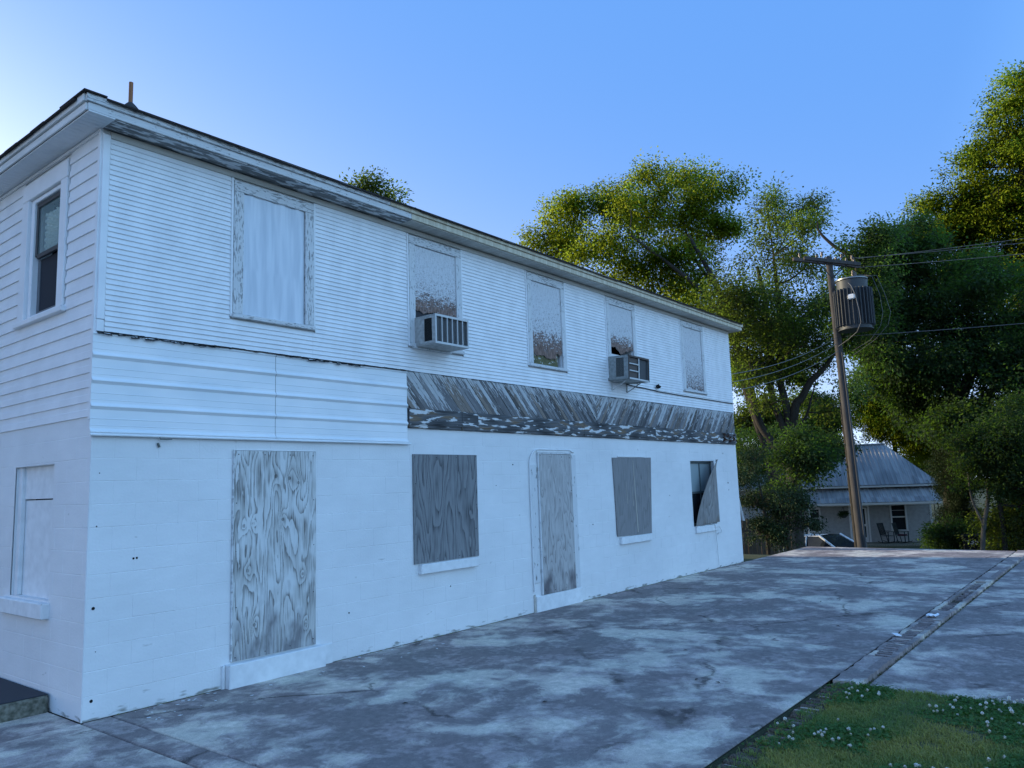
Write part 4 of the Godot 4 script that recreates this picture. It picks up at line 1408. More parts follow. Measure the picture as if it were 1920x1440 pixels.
	# bolt holes, hook and marks
	for q in [[0.071, 1.65, 0.006], [0.406, 1.341, 0.010], [0.437, 1.343, 0.010], [0.068, 0.942, 0.014], [0.078, 0.163, 0.014], [0.08, 2.12, 0.005], [0.10, 0.57, 0.004], [13.727, 1.80, 0.018], [13.74, 1.64, 0.010], [5.6, 1.9, 0.006], [8.1, 1.2, 0.01], [10.9, 1.6, 0.009], [2.9, 0.5, 0.009], [4.6, 0.60, 0.009], [6.0, 2.2, 0.01]]:
		b = MB.new()
		b.tube([Vector3(q[0], q[1], -0.01), Vector3(q[0], q[1], 0.0035)], [q[2], q[2]], 10)
		put("bolt_hole", b.mesh(), M.dark, H)
	b = MB.new()
	b.tube([Vector3(0.60, 2.465, 0.04), Vector3(0.605, 2.435, 0.05), Vector3(0.66, 2.432, 0.06), Vector3(0.72, 2.436, 0.05)], [0.006, 0.006, 0.005, 0.004], 5)
	b.tube([Vector3(0.60, 2.40, 0.012), Vector3(0.615, 2.36, 0.014)], [0.011, 0.012], 6)
	put("wall_hook", b.mesh(), mat(Color(0.12, 0.14, 0.13), 0.7), H)
	# a piece of siding hanging off the far corner
	b = MB.new()
	b.bar(Transform3D(Basis(Vector3(0, 0, 1), 0.42), Vector3(L + 0.16, 1.25, -0.06)), Vector3(0.012, 0.75, 0.05), 0.003)
	put("loose_trim", b.mesh(), M.white, H)

func nails(parent: Node3D, x0: float, x1: float, y0: float, y1: float, z: float, seed_: int) -> void:
	var r := RandomNumberGenerator.new()
	r.seed = seed_
	var b := MB.new()
	for i in 5:
		for x in [x0 + 0.035, x1 - 0.035]:
			var p := Vector3(x + r.randf_range(-0.012, 0.012), lerpf(y0 + 0.05, y1 - 0.05, i / 4.0) + r.randf_range(-0.03, 0.03), z)
			b.tube([p - Vector3(0, 0, 0.008), p + Vector3(0, 0, 0.003)], [0.0065, 0.0055], 7)
	for x in [lerpf(x0, x1, 0.35), lerpf(x0, x1, 0.68)]:
		for y in [y0 + 0.04, y1 - 0.04]:
			var p := Vector3(x + r.randf_range(-0.03, 0.03), y, z)
			b.tube([p - Vector3(0, 0, 0.008), p + Vector3(0, 0, 0.003)], [0.0065, 0.0055], 7)
	stuff(put("nail_heads", b.mesh(), M.lead, parent))

func slanted_panel(k: Array, z: float) -> MB:
	var b := MB.new()
	var nx := 8
	var ny := 8
	for i in nx:
		for j in ny:
			var p := []
			for q in [[i, j], [i + 1, j], [i + 1, j + 1], [i, j + 1]]:
				var s := float(q[0]) / nx
				var t := float(q[1]) / ny
				var w: Vector2 = (k[0] as Vector2).lerp(k[1], s).lerp((k[3] as Vector2).lerp(k[2], s), t)
				p.append([Vector3(w.x, w.y, z), Vector2(s, 1.0 - t)])
			b.quv(p[0][0], p[1][0], p[2][0], p[3][0], p[0][1], p[1][1], p[2][1], p[3][1])
	for e in 4:
		var a: Vector2 = k[e]
		var c: Vector2 = k[(e + 1) % 4]
		b.quad(Vector3(a.x, a.y, 0), Vector3(c.x, c.y, 0), Vector3(c.x, c.y, z), Vector3(a.x, a.y, z), Vector2(0, 0.9), Vector2(1, 1))
	return b

func curl(s: float, t: float) -> Array:
	# s across, t up; the upper left corner has bent away and round
	var x := lerpf(11.90, 13.06, s)
	var y := lerpf(0.94 + 0.03 * s, 2.31, t)
	var lift := clampf(t - 0.25 * 0.0, 0.0, 1.0)
	var edge := lerpf(0.0, 0.76, pow(lift, 1.9))
	var xx := lerpf(x, lerpf(lerpf(11.90, 13.06, edge), 13.06, s), 1.0)
	var fold := (1.0 - s) * pow(lift, 1.1)
	var z := 0.03 + 0.30 * fold * (1.0 - 0.45 * fold) + 0.016 * sin(s * 19.0 + 1.0) * (1.0 - 0.6 * t)
	return [Vector3(xx, y, z), Vector2(lerpf(edge * 0.5, 1.0, s), 1.0 - t)]

func short_side(H: Node3D) -> void:
	# upper window with a pale curtain in the upper sash
	var W := Node3D.new()
	W.name = nm(H, "sash_window")
	H.add_child(W, true)
	W.rotation.y = -PI / 2
	W.set_meta("label", "glazed window of the short side with a rippled pale curtain")
	var b := MB.new()
	for q in [[-1.83, -1.66, 3.76, 5.07, 0.03], [-0.845, -0.69, 3.76, 5.07, 0.03]]:
		b.box(Vector3(q[0], q[2], -0.01), Vector3(q[1], q[3], q[4]), 0.006)
	b.box(Vector3(-1.83, 5.072, -0.01), Vector3(-0.69, 5.26, 0.030), 0.006)
	put("casing", b.mesh(), M.vinyl, W)
	b = MB.new()
	b.box(Vector3(-1.87, 3.70, -0.01), Vector3(-0.65, 3.757, 0.055), 0.008)
	put("sill", b.mesh(), M.vinyl, W)
	b = MB.new()
	for q in [[-1.66, -1.575, 3.76, 5.07], [-0.90, -0.845, 3.76, 5.07], [-1.575, -0.90, 5.02, 5.07], [-1.575, -0.90, 3.76, 3.80]]:
		b.box(Vector3(q[0], q[2], -0.10), Vector3(q[1], q[3], -0.002), 0.006)
	put("frame", b.mesh(), M.vinyl, W)
	b = MB.new()
	for q in [[-1.575, -1.525, 4.44, 5.02], [-0.945, -0.90, 4.44, 5.02], [-1.525, -0.945, 4.97, 5.02], [-1.525, -0.945, 4.41, 4.46]]:
		b.box(Vector3(q[0], q[2], -0.055), Vector3(q[1], q[3], -0.025), 0.004)
	put("upper_sash", b.mesh(), M.frame_dark, W)
	b = MB.new()
	for q in [[-1.575, -1.52, 3.80, 4.41], [-0.95, -0.90, 3.80, 4.41], [-1.52, -0.95, 3.80, 3.85]]:
		b.box(Vector3(q[0], q[2], -0.085), Vector3(q[1], q[3], -0.06), 0.004)
	put("lower_sash", b.mesh(), mat(Color(0.16, 0.17, 0.18), 0.5), W)
	b = MB.new()
	b.box(Vector3(-1.525, 4.46, -0.042), Vector3(-0.945, 4.97, -0.038))
	put("pane", b.mesh(), M.pane, W)
	b = MB.new()
	b.box(Vector3(-1.52, 3.85, -0.075), Vector3(-0.95, 4.41, -0.071))
	var screen := mat(Color(0.035, 0.04, 0.05), 0.6)
	screen.metallic_specular = 0.15
	put("screened_pane", b.mesh(), screen, W)
	b = MB.new()
	var N := 60
	for i in N:
		for j in 24:
			var p := []
			for q in [[i, j], [i + 1, j], [i + 1, j + 1], [i, j + 1]]:
				var s := float(q[0]) / N
				var t := float(q[1]) / 24.0
				var fold := sin((s * 0.7 + (1.0 - t) * 1.9 + s * s * 0.9 * (1.0 - t)) * 21.0) * 0.020 * (1.0 - t * 0.5) + sin(s * 38.0) * 0.010 * t
				p.append(Vector3(lerpf(-1.475, -0.93, s), lerpf(4.47 + 0.05 * s, 4.90, t), -0.085 + fold))
			b.quad(p[0], p[1], p[2], p[3])
	put("curtain", b.mesh(), M.curtain, W)
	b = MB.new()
	b.box(Vector3(-1.6, 3.78, -0.5), Vector3(-0.86, 5.05, -0.45))  # dark sheet standing in for the unlit room behind the panes
	put("room_dark_sheet", b.mesh(), M.interior, W)
	# the blocked up window below it
	var B := Node3D.new()
	B.name = nm(H, "blocked_window")
	H.add_child(B, true)
	B.rotation.y = -PI / 2
	B.set_meta("label", "former window of the short side filled in and painted white")
	b = MB.new()
	b.box(Vector3(-1.73, 0.965, -0.19), Vector3(-0.78, 1.90, -0.075))
	b.box(Vector3(-1.73, 1.912, -0.19), Vector3(-0.78, 2.235, -0.062))
	put("infill", b.mesh(), M.masonry_trim, B)
	b = MB.new()
	b.box(Vector3(-1.73, 0.965, -0.074), Vector3(-1.63, 2.235, -0.03), 0.006)
	put("jamb", b.mesh(), M.masonry_trim, B)
	b = MB.new()
	b.box(Vector3(-1.88, 0.80, -0.01), Vector3(-0.755, 0.948, 0.07), 0.010)
	put("sill", b.mesh(), M.masonry_trim, B)

# ---------------------------------------------------------------- window air conditioners
func air_conditioners() -> void:
	var t := thing("air_conditioner", "beige window air conditioner with five vertical bars across its grille", "air conditioner", Vector3(4.32, 3.735, 0.0))
	var b := MB.new()
	# a shell with an open front and a window cut in each side
	b.box(Vector3(-0.32, 0.372, -0.2), Vector3(0.32, 0.39, 0.395), 0.006)
	b.box(Vector3(-0.32, 0.0, -0.2), Vector3(0.32, 0.016, 0.395), 0.006)
	b.box(Vector3(-0.32, 0.016, -0.2), Vector3(0.32, 0.372, -0.18))
	for s in [-1, 1]:
		var x0 := -0.32 if s < 0 else 0.306
		for q in [[-0.18, 0.20, 0.016, 0.372], [0.34, 0.395, 0.016, 0.372], [0.20, 0.34, 0.016, 0.045], [0.20, 0.34, 0.345, 0.372]]:
			b.box(Vector3(x0, q[2], q[0]), Vector3(x0 + 0.014, q[3], q[1]), 0.002)
	put("case", b.mesh(), M.ac_case, t)
	b = MB.new()
	for q in [[-0.32, -0.295, 0.0, 0.39], [0.295, 0.32, 0.0, 0.39], [-0.295, 0.295, 0.36, 0.39], [-0.295, 0.295, 0.0, 0.03]]:
		b.box(Vector3(q[0], q[2], 0.396), Vector3(q[1], q[3], 0.408), 0.003)
	put("front_rim", b.mesh(), M.offwhite, t)
	for k in 5:
		b = MB.new()
		var x := -0.295 + 0.0985 * (k + 1)
		b.box(Vector3(x - 0.006, 0.03, 0.396), Vector3(x + 0.006, 0.36, 0.410), 0.002)
		put("grille_bar", b.mesh(), M.offwhite, t)
	b = MB.new()
	b.box(Vector3(-0.30, 0.03, 0.36), Vector3(0.30, 0.36, 0.368))
	put("coil", b.mesh(), M.ac_mesh, t)
	b = MB.new()
	for k in 70:
		b.box(Vector3(-0.295 + k * 0.00845, 0.03, 0.368), Vector3(-0.293 + k * 0.00845, 0.36, 0.380))
	put("coil_fins", b.mesh(), M.fin, t)
	b = MB.new()
	b.box(Vector3(-0.30, 0.02, -0.10), Vector3(0.30, 0.36, 0.34))
	put("inside", b.mesh(), M.dark, t)
	for k in 22:
		if k == 0:
			b = MB.new()
		b.bar(Transform3D(Basis(Vector3(0, 0, 1), 0.4), Vector3(-0.314, 0.052 + k * 0.0134, 0.27)), Vector3(0.010, 0.003, 0.138))
	put("side_louvres", b.mesh(), M.ac_mesh, t)
	b = MB.new()
	b.box(Vector3(-0.36, -0.02, -0.10), Vector3(0.36, 0.0, 0.06), 0.004)
	put("base_board", b.mesh(), M.trim, t)
	b = MB.new()
	b.box(Vector3(-0.30, 0.39, -0.02), Vector3(0.56, 0.50, -0.012))
	put("filler_panel", b.mesh(), M.interior, t)

	t = thing("air_conditioner", "grey rusty window air conditioner with side louvres standing on iron brackets", "air conditioner", Vector3(9.18, 3.70, 0.0))
	t.rotation = Vector3(0.03, 0, -0.01)
	b = MB.new()
	b.box(Vector3(-0.37, 0.415, -0.2), Vector3(0.37, 0.43, 0.42), 0.006)
	b.box(Vector3(-0.37, 0.0, -0.2), Vector3(0.37, 0.016, 0.42), 0.006)
	for s in [-1, 1]:
		var x0 := -0.37 if s < 0 else 0.356
		for q in [[-0.2, 0.17, 0.016, 0.415], [0.33, 0.42, 0.016, 0.415], [0.17, 0.33, 0.016, 0.05], [0.17, 0.33, 0.385, 0.415]]:
			b.box(Vector3(x0, q[2], q[0]), Vector3(x0 + 0.014, q[3], q[1]), 0.002)
	put("case", b.mesh(), M.ac_case2, t)
	b = MB.new()
	for k in 21:
		b.bar(Transform3D(Basis(Vector3(0, 0, 1), 0.45), Vector3(-0.364, 0.058 + k * 0.0155, 0.25)), Vector3(0.014, 0.003, 0.158))
	put("side_louvres", b.mesh(), M.ac_case2, t)
	b = MB.new()
	b.box(Vector3(-0.352, 0.02, -0.10), Vector3(0.352, 0.41, 0.39))
	put("inside", b.mesh(), M.dark, t)
	b = MB.new()
	for q in [[-0.37, -0.345, 0.0, 0.43], [0.345, 0.37, 0.0, 0.43], [-0.345, 0.345, 0.395, 0.43]]:
		b.box(Vector3(q[0], q[2], 0.421), Vector3(q[1], q[3], 0.434), 0.003)
	put("front_rim", b.mesh(), M.ac_rust, t)
	for q in [[-0.345, 0.345, 0.0, 0.03], [-0.02, 0.005, 0.03, 0.395], [-0.345, -0.02, 0.145, 0.165], [-0.345, -0.02, 0.27, 0.29]]:
		b = MB.new()
		b.box(Vector3(q[0], q[2], 0.421), Vector3(q[1], q[3], 0.436), 0.003)
		put("grille_bar", b.mesh(), M.offwhite, t)
	b = MB.new()
	b.box(Vector3(-0.345, 0.03, 0.395), Vector3(-0.02, 0.395, 0.405))
	put("fan_screen", b.mesh(), mat(Color(0.12, 0.10, 0.09), 0.8), t)
	b = MB.new()
	b.box(Vector3(0.005, 0.03, 0.392), Vector3(0.345, 0.395, 0.40))
	put("coil", b.mesh(), M.frame_dark, t)
	for x in [-0.26, 0.26]:
		b = MB.new()
		b.box(Vector3(x - 0.02, -0.17, 0.013), Vector3(x + 0.02, -0.002, 0.02), 0.002)
		b.box(Vector3(x - 0.02, -0.012, 0.02), Vector3(x + 0.02, -0.002, 0.36), 0.002)
		b.bar(Transform3D(Basis(Vector3(1, 0, 0), -0.50), Vector3(x, -0.088, 0.17)), Vector3(0.028, 0.01, 0.34), 0.002)
		put("bracket", b.mesh(), M.offwhite if x < 0 else M.ac_case2, t)

# ---------------------------------------------------------------- the house across the street
func ribbed(a: Vector3, b_: Vector3, c: Vector3, d: Vector3, pitch: float, h: float) -> MB:
	# a ribbed metal sheet over the quad a b (eave) c d (ridge); the ribs run from eave to ridge
	var m := MB.new()
	var nn := (b_ - a).cross(d - a).normalized()
	if nn.y < 0:
		nn = -nn
	var w := (b_ - a).length()
	var along := (b_ - a).normalized()
	var n := int(w / pitch)
	var s0 := d - a
	for i in n:
		var x0 := i * pitch
		var x1 := x0 + pitch
		var st := [[x0, 0.0], [x0 + pitch * 0.62, 0.0], [x0 + pitch * 0.74, h], [x0 + pitch * 0.88, h], [x1, 0.0]]
		for k in 4:
			var fa: float = st[k][0] / w
			var fb: float = st[k + 1][0] / w
			var la := a + along * float(st[k][0]) + nn * float(st[k][1])
			var lb := a + along * float(st[k + 1][0]) + nn * float(st[k + 1][1])
			var ua := top_along(a, b_, c, d, fa) + nn * float(st[k][1])
			var ubb := top_along(a, b_, c, d, fb) + nn * float(st[k + 1][1])
			m.quv(la, lb, ubb, ua, Vector2(st[k][0], 4.0), Vector2(st[k + 1][0], 4.0), Vector2(st[k + 1][0], 0), Vector2(st[k][0], 0))
	return m

func top_along(a: Vector3, b_: Vector3, c: Vector3, d: Vector3, f: float) -> Vector3:
	# the ribs stay square to the eave: where one would miss the ridge it ends on the hip
	var w := (b_ - a).length()
	var dirx := (b_ - a).normalized()
	var x := f * w
	var dx := (d - a).dot(dirx)
	var cx := (c - a).dot(dirx)
	var slope := (d - a) - dirx * dx
	if x < dx:
		return a + dirx * x + slope * (x / maxf(dx, 0.001))
	if x > cx:
		return a + dirx * x + slope * clampf((w - x) / maxf(w - cx, 0.001), 0.0, 1.0)
	return a + dirx * x + slope

func far_house() -> void:
	var T := thing("white_house", "small white house with ribbed grey metal roofs and a front porch across the street", "house", Vector3(49.0, -2.27, -2.69), deg_to_rad(-68.8))
	var b := MB.new()
	# walls as clapboard, each course a step; openings in the front wall
	var holes := [Rect2(-2.15, 0.80, 0.72, 1.45), Rect2(-4.45, 0.08, 0.92, 2.08), Rect2(-6.75, 0.80, 0.5, 1.30)]
	var y := -0.02
	while y < 3.42:
		var rects := [Rect2(-12.4, y, 12.4, 0.128)]
		for h: Rect2 in holes:
			rects = cut_rects(rects, h)
		for q: Rect2 in rects:
			b.sweep([Vector2(q.end.y, 0.0), Vector2(q.position.y, 0.016), Vector2(q.position.y, -0.01)], q.position.x, q.end.x)
		y += 0.13
	put("siding", b.mesh(), M.shaded_housepaint, T).set_meta("kind", "stuff")
	b = MB.new()
	holed(b, Rect2(-12.4, -0.4, 12.4, 3.85), holes, -0.2, -0.012)
	b.box(Vector3(-0.2, -0.4, -7.5), Vector3(0.0, 3.45, -0.2))
	b.box(Vector3(-12.4, -0.4, -7.5), Vector3(-12.2, 3.45, -0.2))
	b.box(Vector3(-12.2, -0.4, -7.5), Vector3(-0.2, 3.45, -7.3))
	b.box(Vector3(-12.2, -0.35, -1.6), Vector3(-0.2, 3.4, -1.55))
	put("wall", b.mesh(), M.shaded_housepaint, T)
	b = MB.new()
	b.box(Vector3(-0.09, 0.0, 0.018), Vector3(0.02, 3.4, 0.035), 0.004)
	put("corner_board", b.mesh(), M.offwhite, T)
	# roofs
	var e := 0.45
	var er := Vector3(0.55, 3.5, e)
	var el := Vector3(-12.9, 3.5, e)
	var rr := Vector3(-1.7, 6.05, -3.75)
	var rl := Vector3(-10.6, 6.05, -3.75)
	put("main_roof", ribbed(el, er, rr, rl, 0.235, 0.03).mesh(), M.roofmetal, T)
	var er2 := Vector3(0.55, 3.5, -7.95)
	var el2 := Vector3(-12.9, 3.5, -7.95)
	put("main_roof", ribbed(er2, el2, rl, rr, 0.235, 0.03).mesh(), M.roofmetal, T)
	put("main_roof", ribbed(er, er2, rr + Vector3(0, 0, -0.01), rr + Vector3(0, 0, 0.01), 0.235, 0.03).mesh(), M.roofmetal, T)
	put("main_roof", ribbed(el2, el, rl + Vector3(0, 0, 0.01), rl + Vector3(0, 0, -0.01), 0.235, 0.03).mesh(), M.roofmetal, T)
	b = MB.new()
	b.box(Vector3(-12.9, 3.36, 0.43), Vector3(0.55, 3.47, 0.452), 0.004)
	b.box(Vector3(0.53, 3.36, -7.9), Vector3(0.552, 3.47, 0.428), 0.004)
	b.box(Vector3(-12.88, 3.37, 0.0), Vector3(0.53, 3.385, 0.43))
	put("eave_board", b.mesh(), M.offwhite, T)
	b = MB.new()
	b.tube([rl + Vector3(0, 0.03, 0), rr + Vector3(0, 0.03, 0)], [0.07, 0.07], 6)
	put("ridge_cap", b.mesh(), M.roofmetal, T)
	put("porch_roof", ribbed(Vector3(-7.1, 2.52, 2.0), Vector3(0.25, 2.52, 2.0), Vector3(0.25, 3.36, 0.02), Vector3(-7.1, 3.36, 0.02), 0.235, 0.03).mesh(), M.roofmetal, T)
	b = MB.new()
	b.box(Vector3(-7.1, 2.38, 1.97), Vector3(0.25, 2.50, 1.99), 0.004)
	b.box(Vector3(-7.0, 2.34, 1.80), Vector3(0.15, 2.46, 1.92), 0.004)
	for x in [-7.08, 0.23]:
		b.bar(Transform3D(Basis(Vector3(1, 0, 0), 0.40), Vector3(x, 2.88, 1.0)), Vector3(0.025, 0.14, 2.08), 0.003)
	put("porch_beam", b.mesh(), M.offwhite, T)
	b = MB.new()
	b.box(Vector3(-7.1, -0.10, -0.01), Vector3(0.2, 0.09, 2.0), 0.01)
	put("porch_floor", b.mesh(), M.stepstone, T)
	b = MB.new()
	b.box(Vector3(-7.3, -0.6, 0.05), Vector3(0.3, -0.18, 1.9))
	b.box(Vector3(-12.4, -0.6, -7.5), Vector3(0.0, -0.4, -0.012))
	put("foundation", b.mesh(), M.stepstone, T)
	for x in [-6.95, -0.15, 0.05]:
		b = MB.new()
		if x < -1:
			b.box(Vector3(x - 0.07, -0.02, 1.78), Vector3(x + 0.07, 2.36, 1.92), 0.006)
		else:
			b.box(Vector3(x - 0.02, -0.02, 1.82), Vector3(x + 0.02, 2.36, 1.86), 0.004)
		put("porch_post", b.mesh(), M.offwhite if x < -1 else M.cable, T)
	for q in [[-2.15, 0.80, 0.72, 1.45], [-6.75, 0.80, 0.5, 1.30]]:
		var w := Node3D.new()
		w.name = nm(T, "window")
		T.add_child(w, true)
		w.position = Vector3(q[0], q[1], 0)
		b = MB.new()
		for k in [[-0.10, 0.0, -0.08, q[3] + 0.1], [q[2], q[2] + 0.10, -0.08, q[3] + 0.1], [0.0, q[2], q[3], q[3] + 0.1], [-0.12, q[2] + 0.12, -0.1, 0.0]]:
			b.box(Vector3(k[0], k[2], -0.08), Vector3(k[1], k[3], 0.04), 0.005)
		put("frame", b.mesh(), M.offwhite, w)
		b = MB.new()
		b.box(Vector3(0.0, 0.72, -0.075), Vector3(q[2], 0.80, -0.03), 0.004)
		b.box(Vector3(0.0, 1.14, -0.06), Vector3(q[2], 1.16, -0.04))
		put("sash_rail", b.mesh(), M.offwhite, w)
		for k in [[0.0, 0.72], [0.80, q[3]]]:
			b = MB.new()
			b.box(Vector3(0.0, k[0], -0.07), Vector3(q[2], k[1], -0.065))
			put("pane", b.mesh(), M.glass, w)
	var dd := Node3D.new()
	dd.name = nm(T, "door")
	T.add_child(dd, true)
	dd.position = Vector3(-4.45, 0.08, 0)
	b = MB.new()
	for k in [[-0.10, 0.0, 0.0, 2.25], [0.95, 1.05, 0.0, 2.25], [0.0, 0.95, 2.15, 2.25]]:
		b.box(Vector3(k[0], k[2], -0.08), Vector3(k[1], k[3], 0.04), 0.005)
	put("frame", b.mesh(), M.white, dd)
	b = MB.new()
	for k in [[0.0, 0.14, 0.0, 2.15], [0.81, 0.95, 0.0, 2.15], [0.14, 0.81, 2.0, 2.15], [0.14, 0.81, 0.0, 0.3], [0.14, 0.81, 0.95, 1.08]]:
		b.box(Vector3(k[0], k[2], -0.07), Vector3(k[1], k[3], -0.03), 0.004)
	put("leaf", b.mesh(), M.white, dd)
	for k in [[0.3, 0.95], [1.08, 2.0]]:
		b = MB.new()
		b.box(Vector3(0.14, k[0], -0.055), Vector3(0.81, k[1], -0.05))
		put("pane", b.mesh(), M.glass, dd)
	b = MB.new()
	b.tube([Vector3(0.87, 1.02, -0.03), Vector3(0.87, 1.02, 0.02), Vector3(0.87, 1.02, 0.05)], [0.012, 0.02, 0.016], 8)
	put("handle", b.mesh(), M.alloy, dd)

	# hanging basket and rocking chairs on the porch
	var inv := T.transform
	var hb := thing("hanging_basket", "dark hanging basket under the porch roof left of the house door", "hanging basket", inv * Vector3(-4.95, 1.62, 1.2))
	b = MB.new()
	b.tube([Vector3(0, 0, 0), Vector3(0, 0.08, 0), Vector3(0, 0.2, 0)], [0.10, 0.18, 0.21], 12)
	put("pot", b.mesh(), M.lead, hb)
	b = MB.new()
	for k in 3:
		var a := TAU * k / 3.0
		b.tube([Vector3(cos(a) * 0.2, 0.2, sin(a) * 0.2), Vector3(0, 0.66, 0)], [0.006, 0.006], 4, false)
	put("chain", b.mesh(), M.cable, hb)
	scatter_leaves("leaves", hb, [[0.0, 0.22, 0.0, 0.26]], 26, leaf_cluster(14, 0.10, 0.12, 0.05, 3), leaf_mat(Color(0.03, 0.06, 0.02)), 5, 0.1)
	var ch := rocking_chair("dark rocking chair at the left of the pair on the porch")
	ch.position = inv * Vector3(-2.65, 0.09, 1.0)
	ch.rotation.y = deg_to_rad(-68.8 + 50.0)
	var ch2 := ch.duplicate() as Node3D
	ch2.name = nm(self, "rocking_chair")
	add_child(ch2)
	ch2.position = inv * Vector3(-1.85, 0.09, 1.0)
	ch2.rotation.y = deg_to_rad(-68.8 + 62.0)
	ch2.set_meta("label", "dark rocking chair with a red cushion on the porch under the window")
	b = MB.new()
	b.bar(Transform3D(Basis(), Vector3(0, 0.47, 0.02)), Vector3(0.44, 0.08, 0.42), 0.03)
	put("cushion", b.mesh(), M.cushion, ch2)

func rocking_chair(label: String) -> Node3D:
	var t := thing("rocking_chair", label, "rocking chair", Vector3.ZERO, 0.0, "rocking chairs on the porch")
	var b := MB.new()
	for k in 6:
		b.bar(Transform3D(Basis(), Vector3(0, 0.43, -0.2 + k * 0.085)), Vector3(0.54, 0.02, 0.075), 0.004)
	put("seat", b.mesh(), M.rocker, t)
	var lean := Transform3D(Basis(Vector3(1, 0, 0), -0.24), Vector3(0, 0.43, -0.24))
	for k in 7:
		b = MB.new()
		b.bar(lean * Transform3D(Basis(), Vector3(-0.21 + k * 0.07, 0.36, 0)), Vector3(0.042, 0.62, 0.015), 0.003)
		put("back_slat", b.mesh(), M.rocker, t)
	b = MB.new()
	b.bar(lean * Transform3D(Basis(), Vector3(0, 0.71, 0)), Vector3(0.60, 0.10, 0.025), 0.006)
	b.bar(lean * Transform3D(Basis(), Vector3(0, 0.08, 0)), Vector3(0.56, 0.05, 0.022), 0.004)
	put("back_rail", b.mesh(), M.rocker, t)
	for s in [-1, 1]:
		b = MB.new()
		b.bar(lean * Transform3D(Basis(), Vector3(s * 0.28, 0.18, 0)), Vector3(0.045, 1.16, 0.035), 0.006)
		put("leg", b.mesh(), M.rocker, t)
		b = MB.new()
		b.bar(Transform3D(Basis(), Vector3(s * 0.29, 0.37, 0.25)), Vector3(0.045, 0.62, 0.045), 0.006)
		put("leg", b.mesh(), M.rocker, t)
		b = MB.new()
		b.bar(Transform3D(Basis(Vector3(1, 0, 0), 0.05), Vector3(s * 0.30, 0.68, 0.0)), Vector3(0.085, 0.024, 0.60), 0.006)
		put("armrest", b.mesh(), M.rocker, t)
		b = MB.new()
		var pts := []
		var rad := []
		for k in 11:
			var a := lerpf(-0.42, 0.42, k / 10.0)
			pts.append(Vector3(s * 0.29, 0.024 + 1.1 * (1.0 - cos(a)), 1.1 * sin(a)))
			rad.append(0.02)
		b.tube(pts, rad, 6)
		put("rocker", b.mesh(), M.rocker, t)
	return t

# ---------------------------------------------------------------- pole, transformer, wires
func sag(a: Vector3, b_: Vector3, drop: float, n := 14) -> Array:
	var out := []
	for i in n + 1:
		var t := float(i) / n
		out.append(a.lerp(b_, t) - Vector3(0, drop * 4.0 * t * (1.0 - t), 0))
	return out

func line(called: String, label: String, cat: String, pts: Array, rad: float, m: Material, group := "") -> void:
	var rr := []
	for p in pts:
		rr.append(rad)
	var b := MB.new()
	b.tube(pts, rr, 5, false)
	var o := put(called, b.mesh(), m)
	tag(o, label, cat, group)

